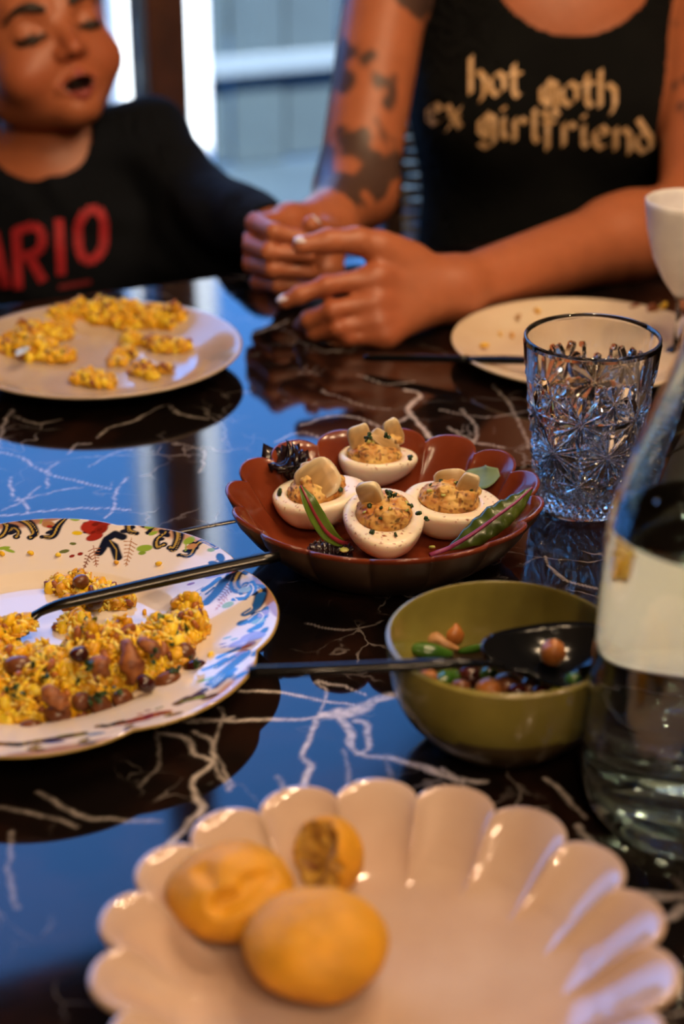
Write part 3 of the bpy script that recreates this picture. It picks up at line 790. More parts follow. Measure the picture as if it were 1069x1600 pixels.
def zin(q):
    return np.interp(q, [0, .52, .57, .60, .645, .70, .90, .97, .993, 1.0], [.0068, .0068, .0072, .0090, .0138, .0160, .0224, .0250, .0256, .0246])
prof2 = prof + [(FR * q, float(zin(q))) for q in kin] + [(0, .0068)]
wt = [0, 0, 0, 0, .1, .5, .8, 1, 1] + [float(np.clip((q - .62) / .35, 0, 1)) for q in kin] + [0]
def bracket(th):
    u = ((np.degrees(th) + 14) / 45.) % 1.0 * 2 - 1
    return .030 * np.exp(-(np.abs(np.abs(u) - 1) / .22) ** 1.4) + .010 * np.cos(u * math.pi * 1.0) * -1
v, f = lathe(prof2, nth, lambda th, k, r: r * (1 - wt[k] * bracket(th)))
col = np.tile(WHITE, (len(v), 1))
pxy = v[:, :2]
start = 1 + 8 * nth                       # first ring of the upper face
rad = np.linalg.norm(pxy, axis=1); ang = np.degrees(np.arctan2(pxy[:, 1], pxy[:, 0])) % 360
ring_r = np.concatenate([[0]] + [np.full(nth, prof2[k][0]) for k in range(1, len(prof2) - 1)] + [[0]])
up = np.arange(len(v)) >= start
for kind, p, s_, c in marks:
    if kind == 'e':
        q = pxy - p; ca, sa = math.cos(s_[2]), math.sin(s_[2])
        d = np.hypot((q[:, 0] * ca + q[:, 1] * sa) / s_[0], (-q[:, 0] * sa + q[:, 1] * ca) / s_[1])
        a = 1 - smooth(.85, 1.1, d)
    elif kind == 'b':
        w = np.clip(1 - np.abs(((ang - (p[0] + p[1]) / 2 + 180) % 360) - 180) / ((p[1] - p[0]) / 2), 0, 1)
        a = (1 - smooth(.6, 1., (FR - ring_r) / (s_ * np.sqrt(w) + 1e-6))) * .85
    else:
        near = np.where((np.abs(pxy - p.mean(0)).max(1) < np.ptp(p, axis=0).max() * .6 + .008) & up)[0]
        d = np.full(len(v), 9.); dn = np.full(len(near), 9.)
        for i in range(len(p) - 1):
            b = p[i + 1] - p[i]; t = np.clip(((pxy[near] - p[i]) @ b) / (b @ b + 1e-12), 0, 1)
            tt = (i + t) / (len(p) - 1)
            wv = s_ * .5 * ((.35 + .65 * np.sin(np.clip(tt, 0, 1) * math.pi) ** .7) if kind == 't' else 1)
            dn = np.minimum(dn, np.linalg.norm(pxy[near] - p[i] - t[:, None] * b, axis=1) / wv)
        d[near] = dn; a = 1 - smooth(.75, 1.25, d)
    a = (a * up)[:, None]
    col = col * (1 - a) + c * a
g = ((1 - smooth(.0008, .0018, FR - ring_r)) * (np.arange(len(v)) > 1 + 5 * nth))[:, None]
col = col * (1 - g) + np.array(lin('a98c4c')) * g
m_flower = mat('printed porcelain', (1, 1, 1), 0.09, attr='print', coat=.4)
o = mk('flowered_plate', v, f, m_flower, loc=FL, col=col)
tag(o, 'white porcelain plate printed with flowers and navy scrolls, gold edge, holding yellow rice', 'plate')
def fl_z(x, y):
    r = math.hypot(x - FL[0], y - FL[1]) / FR
    return float(zin(min(r, 1)))

# ---- cutlery
m_gun = mat('black steel cutlery', (.06, .058, .056), 0.24, metal=1.0, spec=.6)
m_black = mat('matt black cutlery', (.006, .007, .009), 0.13, metal=.3, spec=.35)
fk = thing('fork', at(200, 925, .02), 'black steel fork resting across the rim of the flowered plate', 'fork')
hp = spline([at(436, 868, .0385), at(300, 897, .0335), at(190, 922, .029), at(120, 938, .0262), at(88, 946, .0243), at(62, 957, .0205), at(42, 972, .0165), at(30, 984, .0135)], 40)
tt = np.linspace(0, 1, 40)
v, f = tube(hp, np.interp(tt, [0, .5, .72, .85, 1], [.0043, .0039, .0030, .0036, .0062]), 16, flat=np.interp(tt, [0, .6, .8, 1], [.80, .78, .7, .28]))
mk('handle', v, f, m_gun, parent=fk, world=True)
hd = hp[-1]; dirv = (at(-60, 1012, .0105) - hd); dirv /= np.linalg.norm(dirv)
sidev = np.cross(dirv, (0, 0, 1)); sidev /= np.linalg.norm(sidev)
rl = np.array([hd - dirv * .004, hd + dirv * .004, hd + dirv * .012 + [0, 0, -.001], hd + dirv * .020 + [0, 0, -.0005]])
v, f = ribbon_leaf(spline(rl, 10), np.interp(np.linspace(0, 1, 10), [0, .5, 1], [.006, .0105, .0115]), .0016, .12)
mk('fork_head', v, f, m_gun, parent=fk, world=True)
for k in range(4):
    s0 = sidev * (-.0096 + .0064 * k)
    b = hd + dirv * .019
    v, f = tube(spline([b + s0 + [0, 0, -.001], b + s0 + dirv * .018 + [0, 0, -.0018], b + s0 * .96 + dirv * .040 + [0, 0, .0015]], 10), np.linspace(.0019, .0009, 10), 8, flat=.6)
    mk('tine', v, f, m_gun, parent=fk, world=True)
sp = thing('serving_spoon', at(600, 1040, .062), 'black serving spoon lying across the small olive bowl', 'spoon')
hs = spline([at(388, 1050, .0640), at(500, 1046, .0652), at(602, 1041, .0658), at(690, 1037, .0668), at(745, 1036, .0645), at(782, 1040, .0570)], 36)
tt = np.linspace(0, 1, 36)
v, f = tube(hs, np.interp(tt, [0, .6, .85, 1], [.0036, .0034, .0026, .0034]), 12, flat=np.interp(tt, [0, .8, 1], [.8, .75, .5])); mk('handle', v, f, m_black, parent=sp, world=True)
bp = spline([at(778, 1040, .0572), at(794, 1041, .0525), at(830, 1042, .0470), at(880, 1037, .0450), at(925, 1030, .0480), at(955, 1024, .0540)], 28)
tt = np.linspace(0, 1, 28)
v, f = ribbon_leaf(bp, .0235 * np.sqrt(np.clip(1 - ((tt - .54) / .56) ** 2, .006, 1)), .0014, .30, 14, up=(0, -.22, 1)); mk('spoon_bowl', v, f, m_black, parent=sp, world=True)
kn = thing('knife', at(640, 560, .014), 'slim black knife laid over the edge of the ivory plate', 'knife')
p0, p1 = at(570, 558, .0085), at(835, 563, .0205)
hk = np.linspace(p0, p0 + (p1 - p0) * .62, 14); bk = np.linspace(p0 + (p1 - p0) * .60, p0 + (p1 - p0) * 1.32, 14)
v, f = tube(hk, np.interp(np.linspace(0, 1, 14), [0, .1, 1], [.0036, .0042, .0038]), 10, flat=.75); mk('handle', v, f, m_black, parent=kn, world=True)
v, f = tube(bk, np.interp(np.linspace(0, 1, 14), [0, .3, .8, 1], [.0040, .0070, .0070, .0015]), 8, flat=np.linspace(.5, .18, 14)); mk('blade', v, f, m_black, parent=kn, world=True)

# ---- glasses
m_glass = glass('clear cut glass', (.985, .98, .955), 0.0, 1.52)
m_bottle = glass('pale blue green bottle glass', (.93, .99, .995), 0.0, 1.5)
m_water = glass('water', (.985, .995, 1.0), 0.0, 1.333)
TG = np.array([.1575, 1.028, 0.])
TH = .117
nt_, nz = 720, 170
zz = np.linspace(.0035, TH - .004, nz); th = np.arange(nt_) * 2 * math.pi / nt_
Tt, Zz = np.meshgrid(th, zz, indexing='xy')
def tum_r(z): return np.interp(z, [0, .004, .012, .05, .095, TH], [.0288, .0305, .0318, .0362, .0410, .0432])
def groove_field(T, Z):
    s = (T + .25) / (2 * math.pi) * 6
    dep = np.zeros_like(T)
    def star(off, zc, nray, rad, w, rot=0.):
        x = ((s - off + .5) % 1.0 - .5) * .0385; y = Z - zc
        rr = np.hypot(x, y)
        out = np.zeros_like(x)
        for k in range(nray):
            a = math.pi * k / nray + rot
            d = np.abs(-math.sin(a) * x + math.cos(a) * y)
            out = np.maximum(out, np.clip(1 - d / w, 0, 1) * (1 - smooth(rad * .85, rad, rr)))
        return out
    dep = np.maximum(dep, star(0, .047, 8, .0195, .0020))
    dep = np.maximum(dep, .8 * star(0, .047, 4, .0200, .0034, .2))
    dep = np.maximum(dep, star(.5, .070, 6, .021, .0026))
    dep = np.maximum(dep, star(.5, .026, 5, .014, .0022))
    dep = np.maximum(dep, .8 * star(0, .085, 4, .014, .0030, .3))
    for sg in (-1, 1):
        q = ((s * .0385 + sg * Z * .9) / .0066) % 1.0
        dep = np.maximum(dep, np.clip(1 - np.abs(q - .5) * .0066 / .0014, 0, 1) * (1 - smooth(.016, .024, Z)))
    q = np.abs(((s * 2) % 1.0) - .5)
    dep = np.maximum(dep, .8 * np.clip(1 - q * .0193 / .0030, 0, 1) * smooth(.075, .082, Z) * (1 - smooth(.094, .099, Z)))
    return dep * smooth(.003, .006, Z) * (1 - smooth(.097, .103, Z))
rr = tum_r(Zz) + .0008 - .0026 * groove_field(Tt, Zz)
rings = [(0, .0022), (.018, .0022), (.026, 0.0004), (.0285, 0), (.0302, .0016)]
vs = [np.array([[0, 0, .0022]])]
for r, z in rings[1:]: vs.append(np.stack([r * np.cos(th), r * np.sin(th), np.full(nt_, z)], 1))
for i in range(nz): vs.append(np.stack([rr[i] * np.cos(th), rr[i] * np.sin(th), np.full(nt_, zz[i])], 1))
for r, z in ((.0431, TH - .0025), (.0432, TH - .001), (.0425, TH), (.0413, TH - .0005), (.0408, TH - .003), (.0380, .085), (.0335, .045), (.0300, .016), (.0275, .0115), (.020, .0095), (.01, .009)):
    vs.append(np.stack([r * np.cos(th), r * np.sin(th), np.full(nt_, z)], 1))
vs.append(np.array([[0, 0, .009]]))
nr = len(vs) - 2
a = np.arange(nt_); a2 = (a + 1) % nt_
fs = []
for k in range(nr - 1):
    b0 = 1 + k * nt_; b1 = b0 + nt_
    fs.append(np.stack([b0 + a, b0 + a2, b1 + a2, b1 + a], 1))
last = 1 + (nr - 1) * nt_; tip = 1 + nr * nt_
fl_ = [tuple(q) for q in np.concatenate(fs)] + [(0, 1 + j2, 1 + j) for j, j2 in zip(a, a2)] + [(last + j, last + j2, tip) for j, j2 in zip(a, a2)]
o = mk('cut_glass_tumbler', np.concatenate(vs), fl_, m_glass, loc=TG)
for p in o.data.polygons:
    if 1.5 * nt_ < p.index < (nz + 3) * nt_: p.use_smooth = False
tag(o, 'clear cut glass tumbler with star cuts, standing beside the brown dish', 'glass')

BT = np.array([.1665, .684, 0.])
bot = thing('water_bottle', BT, 'tall clear water carafe with rounded foot, half filled with water', 'bottle')
outer = spline([(.030, 0, 0), (.042, .0012, 0), (.0495, .0065, 0), (.0525, .016, 0), (.0530, .03, 0), (.0520, .08, 0), (.0508, .125, 0), (.0490, .150, 0), (.0440, .172, 0), (.0355, .198, 0), (.0265, .225, 0), (.0205, .255, 0), (.0180, .29, 0), (.0180, .325, 0), (.0200, .335, 0)], 90)
inner = spline([(.0175, .335, 0), (.0155, .325, 0), (.0155, .29, 0), (.0180, .255, 0), (.0240, .225, 0), (.0330, .198, 0), (.0415, .172, 0), (.0465, .150, 0), (.0483, .125, 0), (.0495, .08, 0), (.0503, .035, 0), (.0490, .022, 0), (.0440, .0150, 0), (.030, .0125, 0)], 90)
prof = [(0, .004), (.02, .003)] + [(r, z) for r, z, _ in outer] + [(.0188, .3372)] + [(r, z) for r, z, _ in inner] + [(.015, .0125), (0, .0125)]
v, f = lathe(prof, 128); mk('glass_body', v, f, m_bottle, parent=bot)
LEVEL = .151
wp = [(r + .0003, z) for r, z, _ in inner[::-1] if z < LEVEL]
rl_ = float(np.interp(LEVEL, [p[1] for p in wp], [p[0] for p in wp]))
prof = [(0, .0122), (.015, .0122)] + [(r, max(z, .0122)) for r, z in wp] + [(rl_, LEVEL + .0006), (rl_ - .0012, LEVEL), (0, LEVEL)]
v, f = lathe(prof, 128); mk('water', v, f, m_water, parent=bot)
m_drop = m_water
for i in range(26):
    zq = npr.uniform(.17, .26); aq = npr.uniform(math.pi * .9, math.pi * 1.7); rq = float(np.interp(zq, inner[::-1][:, 1], inner[::-1][:, 0]))
    r0 = npr.uniform(.0006, .0016)
    v, f = blob((r0, r0, r0 * 1.2), 10, 8)
    db = v + np.array([(rq - .0002) * math.cos(aq), (rq - .0002) * math.sin(aq), zq])
    mk('droplet', db, f, m_water, parent=bot) if i == 0 else mk('droplet', db, f, m_water, parent=bot)
CG = np.array([.268, 1.305, 0.])
m_frost = mat('milky film on glass', (.82, .78, .79), 0.3, trans=.22, ior=1.3, col2=(.95, .93, .93), scale=40)
cg = thing('stemmed_glass', CG, 'small stemmed glass filmed with white froth, behind the water bottle', 'glass')
prof = [(0, 0), (.030, 0), (.031, .001), (.028, .0022), (.012, .004), (.0040, .010), (.0034, .03), (.0038, .048), (.0075, .054), (.016, .066), (.0245, .083), (.0305, .104), (.0335, .124), (.0338, .1285), (.0330, .129), (.0322, .124), (.0290, .104), (.0230, .084), (.0145, .0685), (.006, .0600), (0, .0585)]
v, f = lathe(prof, 96); mk('glass_body', v, f, m_glass, parent=cg)
prof = [(.0034, .0500), (.0077, .0538), (.0162, .0658), (.0248, .0828), (.0308, .1039), (.0338, .1240), (.0341, .1285), (.0330, .1294), (.0319, .1285), (.0319, .1240), (.0287, .1040), (.0227, .0842), (.0142, .0688), (.0056, .0604), (0, .0590)]
v, f = lathe(prof, 96); mk('froth_film', v, f, m_frost, parent=cg, label='milky white film on the bowl of the glass')

# ================================================================== FOOD
m_rice = mat('saffron rice', (1, 1, 1), 0.42, attr='print', sss=.25)
m_bean = mat('cooked brown bean', lin('7d4a2a'), 0.3, col2=lin('5c3018'), scale=120, coat=.15)
m_bean_red = mat('dark red bean', lin('4a1712'), 0.22, col2=lin('2c0c0a'), scale=120, coat=.3)
m_chick = mat('chickpea', lin('c07a3c'), 0.35, col2=lin('9a5a28'), scale=90, coat=.1)
m_herb = mat('chopped herb', lin('2c4a1e'), 0.45, col2=lin('18300f'), scale=300)
m_herb_pale = mat('chopped pale scallion', lin('a9b84a'), 0.4, col2=lin('d8d890'), scale=200)
YEL = [np.array(lin(h)) for h in ('f0c020', 'f8d238', 'e8ac14', 'f2d45a', 'd89c1c', 'f6e080')]
BRN = [np.array(lin(h)) for h in ('8a4a20', '74381a', 'a86428', '9a5a30')]
GRN = [np.array(lin(h)) for h in ('2a4a1c', '1c3814', '3c5c20')]
lump_v, lump_f = blob((1, 1, 1), 7, 5)
lump_v = lump_v * (1 + .25 * vnoise(lump_v, 1.7, 3))[:, None]
grain_v, grain_f = blob((1, 1, 1), 6, 4)
def rice_heap(name, blobs, n_grain, n_lump, n_brown, n_green, floor, label, cat, seed=0, zk=1.0):
    """blobs: (x, y, radius, height); rice grains, crumbs, brown shreds and herb bits packed over a low core"""
    B_ = np.array(blobs)
    x0, y0 = (B_[:, :2] - B_[:, 2:3]).min(0); x1, y1 = (B_[:, :2] + B_[:, 2:3]).max(0)
    def H(x, y):
        h = np.zeros_like(x)
        for bx, by, br, bh in B_:
            d2 = ((x - bx) ** 2 + (y - by) ** 2) / br ** 2
            h = np.maximum(h, bh * np.clip(1 - d2, 0, 1) ** .75)
        p = np.stack([x, y, np.zeros_like(x)], -1)
        return h * (1 + .35 * vnoise(p, 110, seed + 1) + .2 * vnoise(p, 240, seed + 2))
    def place(n, lo_, hi_):
        out = []
        while len(out) < n:
            x = npr.uniform(x0, x1, 4000); y = npr.uniform(y0, y1, 4000); h = H(x, y)
            ok = h > .0012
            x, y, h = x[ok], y[ok], h[ok]
            fz = np.array([floor(a, b) for a, b in zip(x, y)])
            z = fz + .0006 + h * npr.uniform(lo_, hi_, len(x))
            out += list(np.stack([x, y, z], 1))
        return np.array(out[:n])
    parts = []
    cols = lambda pal, n: np.array([pal[i] for i in npr.integers(0, len(pal), n)]) * npr.uniform(.88, 1.1, (n, 1))
    s = npr.uniform(.8, 1.2, n_grain)
    M = rand_rot(n_grain, 1.0) * (np.array([.0034, .00110, .00100])[None, None, :] * s[:, None, None])
    parts.append(scatter((grain_v, grain_f), M, place(n_grain, .55, 1.05), cols(YEL, n_grain)))
    s = npr.uniform(.6, 1.3, n_lump)
    M = rand_rot(n_lump) * (np.array([.0046, .0032, .0028])[None, None, :] * s[:, None, None])
    parts.append(scatter((lump_v, lump_f), M, place(n_lump, .4, .92), cols(YEL[:3] + YEL[4:5], n_lump)))
    s = npr.uniform(.6, 1.3, n_brown)
    M = rand_rot(n_brown) * (np.array([.0046, .0024, .0020])[None, None, :] * s[:, None, None])
    parts.append(scatter((lump_v, lump_f), M, place(n_brown, .45, .98), cols(BRN, n_brown)))
    if n_green:
        M = rand_rot(n_green) * np.array([.0026, .0016, .0004])[None, None, :]
        parts.append(scatter((lump_v, lump_f), M, place(n_green, .9, 1.08), cols(GRN, n_green)))
    # the packed core
    g = .0022
    nx, ny = int((x1 - x0) / g) + 2, int((y1 - y0) / g) + 2
    X, Y = np.meshgrid(x0 + np.arange(nx) * g, y0 + np.arange(ny) * g, indexing='ij')
    hh = H(X, Y); fz = np.vectorize(floor)(X, Y)
    I = np.arange(nx * ny).reshape(nx, ny)
    q = np.stack([I[:-1, :-1], I[1:, :-1], I[1:, 1:], I[:-1, 1:]], -1).reshape(-1, 4)
    q = q[(hh.ravel()[q] > .0015).any(1)]
    used = np.unique(q); rem = np.full(nx * ny, -1); rem[used] = np.arange(len(used))
    cv = np.stack([X.ravel(), Y.ravel(), (fz + .0004 + hh * .72).ravel()], 1)[used]; q = rem[q]
    parts.append((cv, np.concatenate([q[:, :3], q[:, [0, 2, 3]]]), np.tile(YEL[4] * .9, (len(cv), 1)) * (1 + .3 * vnoise(cv, 300))[:, None]))
    n = 0; vs, fs, cs = [], [], []
    for v, f, c in parts:
        vs.append(v); fs.append(f + n); cs.append(c); n += len(v)
    vs = np.concatenate(vs)
    base = np.array([B_[:, 0].mean(), B_[:, 1].mean(), 0]); base[2] = floor(base[0], base[1])
    o = mk(name, vs, np.concatenate(fs), m_rice, loc=base, world=True, col=np.clip(np.concatenate(cs), 0, 1))
    return tag(o, label, cat, kind='stuff')
def on_fl(px, py, z=None):             # a spot of the flowered plate seen at a pixel
    h = .008
    for _ in range(6):
        p = at(px, py, h); h = fl_z(p[0], p[1])
    return p
def blobs_at(lst, fn):
    out = []
    for px, py, r, h in lst:
        p = fn(px, py); out.append((p[0], p[1], r, h))
    return out
rice_heap('saffron_rice', blobs_at([(238, 1040, .022, .024), (285, 1003, .015, .017), (200, 1045, .022, .027), (150, 1062, .024, .024), (100, 1085, .026, .024), (50, 1100, .026, .021), (0, 1095, .026, .022), (-50, 1070, .03, .024), (20, 1062, .018, .02), (60, 1058, .015, .018),
    (-8, 1022, .014, .012), (130, 1050, .017, .026), (250, 1020, .018, .022), (288, 966, .010, .010), (-20, 1020, .018, .014)], on_fl), 3400, 900, 300, 80, fl_z, 'heap of yellow saffron rice with brown shreds at the near side of the flowered plate', 'rice', 3)
rice_heap('saffron_rice', blobs_at([(118, 922, .011, .008), (140, 930, .011, .007), (165, 940, .012, .007), (185, 942, .010, .005), (130, 942, .012, .004)], on_fl), 330, 50, 16, 3, fl_z, 'small patch of yellow rice beneath the black fork on the flowered plate', 'rice', 9)
rice_heap('saffron_rice', blobs_at([(110, 976, .007, .005), (100, 982, .005, .004), (124, 972, .005, .004)], on_fl), 70, 6, 2, 1, fl_z, 'little clump of yellow rice on the painted flower of the plate', 'rice', 15)
rice_heap('saffron_rice', blobs_at([(86, 898, .006, .004), (96, 905, .006, .003)], on_fl), 36, 14, 4, 0, fl_z, 'few yellow crumbs near the back of the flowered plate well', 'rice', 17)
fork_floor = lambda x, y: float(hd[2] + .0012)
rice_heap('saffron_rice', [(hd[0] - .004, hd[1] - .002, .010, .008), (hd[0] - .012, hd[1] - .005, .009, .007), (hd[0] + .003, hd[1] + .001, .007, .005)], 170, 14, 8, 1, fork_floor, 'bite of yellow rice lifted on the black fork', 'rice', 21)
for k, (x, y) in enumerate(((48, 866), (91, 869), (182, 881), (248, 883), (329, 1025), (226, 959), (3, 867))):
    p = on_fl(x, y); q = rotm(.3 * k, .5, k) * np.array([.0022, .0017, .0013])
    o = mk('rice_crumb', lump_v @ q.T + [0, 0, .0011], lump_f, m_rice, loc=p, col=np.tile(YEL[k % 3], (len(lump_v), 1)))
    lab = ('crumb left of centre on the upper rim of the flowered plate', 'crumb below the red rose of the flowered plate', 'crumb below the navy leaves on the upper rim of the flowered plate', 'crumb below the right scroll on the upper rim of the flowered plate', 'crumb on the bare right rim of the flowered plate', 'crumb in the shiny well of the flowered plate', 'crumb at the frame edge on the upper rim of the flowered plate')[k]
    tag(o, 'yellow rice ' + lab, 'crumb', 'rice crumbs on the flowered plate')

# beans on the flowered plate
bv, bf = blob((1, 1, 1), 16, 11)
bv = bv.copy(); bv[:, 1] += .22 * (bv[:, 0] ** 2) - .1; bv[:, 2] *= .95
bean0 = None
def bean(p, s, rot, m, label, group, name='brown_bean'):
    o = mk(name, bv * np.array([.0058, .0046, .0044]) * s @ rotm(*rot).T, bf, m, loc=p)
    return tag(o, label, 'bean', group)
def heap_pt(px, py, h): return at(px, py, h)
for px, py, h, s, rot, lab in (
    (126, 908, .0165, 1.0, (.2, .2, 1.2), 'brown bean on the rice behind the fork handle'), (147, 941, .0135, 1.0, (.1, .1, .2), 'dark brown bean just below the fork handle'),
    (286, 1018, .0190, 1.25, (0, .2, -.5), 'large brown bean high on the right end of the rice heap'), (306, 1044, .0150, 1.15, (.3, 0, .1), 'dark bean with a green herb on it, rightmost on the rim'),
    (262, 1064, .0140, 1.35, (.1, -.2, .5), 'long brown bean at the near right foot of the rice heap'), (191, 1091, .0135, 1.25, (.8, .3, 1.3), 'round brown bean second from right along the near foot of the heap'),
    (158, 1103, .0130, 1.3, (.6, 1.2, .4), 'reddish round bean at the middle of the near foot of the heap'), (126, 1096, .0155, 1.25, (.2, .6, 1.8), 'brown bean tucked left of the reddish round bean'),
    (90, 1116, .0140, 1.25, (.2, .1, .1), 'brown bean with rice stuck on it, left part of the near foot'), (50, 1139, .0115, 1.2, (.1, .3, .4), 'brown bean fallen out nearest the plate edge'),
    (28, 1040, .0270, 1.3, (.3, 0, .2), 'brown bean on top of the left end of the heap'), (124, 1022, .0360, 1.0, (.5, .2, .9), 'dark bean half buried at the top of the heap'), (228, 1068, .0200, 1.0, (.2, .8, .3), 'small dark bean below the brown shred of the heap')):
    bean(at(px, py, h), s, rot, m_bean if 'dark' not in lab else m_bean_red, lab, 'beans on the flowered plate')
m_shred = mat('browned shred of meat', lin('a0602c'), 0.5, col2=lin('6a3416'), scale=220, bump=.5, bscale=300)
def shred(pts, r, label):
    P = spline(pts, 14); c = P.mean(0)
    v, f = tube(P - c, r * np.sin(np.linspace(.35, math.pi - .3, 14)) * (1 + .3 * vnoise(P * 1.0, 400)), 9, flat=.7)
    v = v + .0010 * np.stack([vnoise(v + c, 350, k) for k in (1, 2, 3)], 1)
    tag(mk('browned_shred', v, f, m_shred, loc=c), label, 'meat', 'browned shreds in the rice')
shred([at(196, 1000, .034), at(203, 1025, .030), at(207, 1052, .022), at(200, 1070, .016)], .0062, 'long browned shred standing in the middle of the rice heap')
shred([at(140, 1030, .034), at(158, 1040, .033), at(168, 1055, .027)], .0058, 'short browned shred left of the long one in the rice heap')
shred([at(70, 1072, .030), at(84, 1090, .025), at(110, 1102, .021)], .0056, 'browned shred lying across the left part of the rice heap')
shred([at(215, 1000, .036), at(236, 1010, .034), at(250, 1028, .028)], .0050, 'browned shred on the right shoulder of the rice heap')
hm = MB()
for px, py, h in ((150, 1082, .022), (143, 1090, .021), (158, 1078, .024), (176, 1078, .022), (70, 1060, .030), (23, 1084, .027), (14, 1074, .028), (133, 1040, .036), (253, 985, .014), (267, 1051, .017), (303, 1038, .021), (270, 1048, .0205), (133, 990, .020), (238, 1024, .033), (10, 1034, .026), (132, 975, .014)):
    p = at(px, py, h)
    for k in range(4):
        q = rotm(*npr.uniform(-1, 1, 3)); L_ = npr.uniform(.0026, .0046)
        v, f = ribbon_leaf(np.array([(0, 0, 0), (L_ * .5, 0, .0006), (L_, 0, 0)]), np.array([.0006, .0017, .0004]), .0003, .3, 2)
        hm.add(v @ q.T + p + npr.uniform(-.0025, .0025, 3), f)
hb_ = hm.build('chopped_parsley', m_herb, loc=at(150, 1082, .008), world=True)
tag(hb_, 'dark green chopped parsley scattered over the rice on the flowered plate', 'herbs', kind='stuff')

# leftovers on the far left plate
def on_lp(px, py): return at(px, py, .0065)
lp_floor = lambda x, y: .0064 + float(np.interp(math.hypot(x - LP[0], y - LP[1]), [0, .073, .082, .094], [0, 0, .0025, .007]))
rice_heap('leftover_rice', blobs_at([(30, 548, .016, .012), (60, 553, .017, .013), (95, 560, .012, .006), (50, 530, .014, .008), (90, 525, .014, .006)], on_lp), 420, 200, 40, 10, lp_floor, 'clump of leftover yellow rice at the left of the child\'s plate', 'rice', 31)
rice_heap('leftover_rice', blobs_at([(95, 507, .014, .010), (125, 502, .015, .012), (160, 503, .017, .013), (200, 507, .017, .013), (235, 508, .016, .013), (268, 512, .014, .012)], on_lp), 650, 330, 70, 20, lp_floor, 'band of leftover yellow rice and brown bits along the back of the child\'s plate', 'rice', 35)
rice_heap('leftover_rice', blobs_at([(205, 535, .010, .008), (195, 555, .010, .006), (185, 566, .008, .004)], on_lp), 190, 70, 12, 3, lp_floor, 'trail of leftover yellow rice in the middle of the child\'s plate', 'rice', 39)
rice_heap('leftover_rice', blobs_at([(240, 540, .008, .007), (262, 545, .011, .009), (278, 545, .010, .008)], on_lp), 150, 60, 40, 1, lp_floor, 'clump of browned leftover rice towards the right of the child\'s plate', 'rice', 41)
rice_heap('leftover_rice', blobs_at([(140, 594, .012, .008), (158, 598, .012, .006), (128, 596, .008, .006)], on_lp), 220, 70, 16, 8, lp_floor, 'clump of leftover yellow rice at the near edge of the child\'s plate', 'rice', 43)
rice_heap('leftover_rice', blobs_at([(222, 581, .009, .006), (258, 580, .006, .006), (236, 590, .006, .003)], on_lp), 90, 40, 40, 0, lp_floor, 'browned crumbs at the near right of the child\'s plate', 'rice', 45)
m_pale = mat('pale onion sliver', lin('d6dccf'), .3)
v, f = ribbon_leaf(spline([at(24, 556, .02), at(34, 549, .022), at(45, 541, .021)], 8), np.array([.001, .0028, .0036, .004, .004, .0036, .0026, .001]), .001, .2, 4)
tag(mk('onion_sliver', v, f, m_pale, loc=at(34, 549, .0065), world=True), 'white onion sliver on the rice at the left of the child\'s plate', 'onion')
xp_floor = lambda x, y: .0066
q_ = XP + [.01, -.02, 0]
rice_heap('leftover_rice', [(q_[0], q_[1], .022, .012), (q_[0] + .025, q_[1] + .012, .018, .010), (q_[0] - .02, q_[1] + .02, .016, .009)], 300, 120, 160, 6, xp_floor, 'browned leftovers on the cream plate seen through the water bottle', 'rice', 51)
# scraps on the ivory plate
for k, (x, y, s, c, lab) in enumerate(((757, 542, 1.3, 'e0b030', 'yellow crumb near the left rim of the ivory plate'), (840, 488, 1.2, 'e0b030', 'yellow crumb towards the back of the ivory plate'), (810, 497, 1.0, 'b08a60', 'pale brown crumb beside the yellow crumb at the back of the ivory plate'),
        (782, 524, .9, 'dcae50', 'faint yellow crumb in the middle of the ivory plate'), (800, 526, .9, 'cf9a48', 'tan crumb in the middle of the ivory plate'), (1020, 490, 2.2, '8a4a24', 'brown scrap at the right rim of the ivory plate'), (1034, 484, 2.0, 'e2b41c', 'bright yellow scrap at the right rim of the ivory plate'),
        (1004, 520, 2.2, '5a7a24', 'green scrap seen through the tumbler on the ivory plate'), (992, 484, 1.6, '7a3c1c', 'dark brown scrap at the back right of the ivory plate'))):
    p = at(x, y, .007)
    if math.hypot(p[0] - RP[0], p[1] - RP[1]) > .075: p = at(x, y, .012)
    v = lump_v @ (rotm(k, .4 * k, 2 * k) * np.array([.0034, .0026, .0014]) * s).T
    o = mk('food_crumb', v + [0, 0, .0012 * s], lump_f, m_rice, loc=p, col=np.tile(np.array(lin(c)), (len(v), 1)))
    tag(o, lab, 'crumb', 'scraps on the ivory plate')

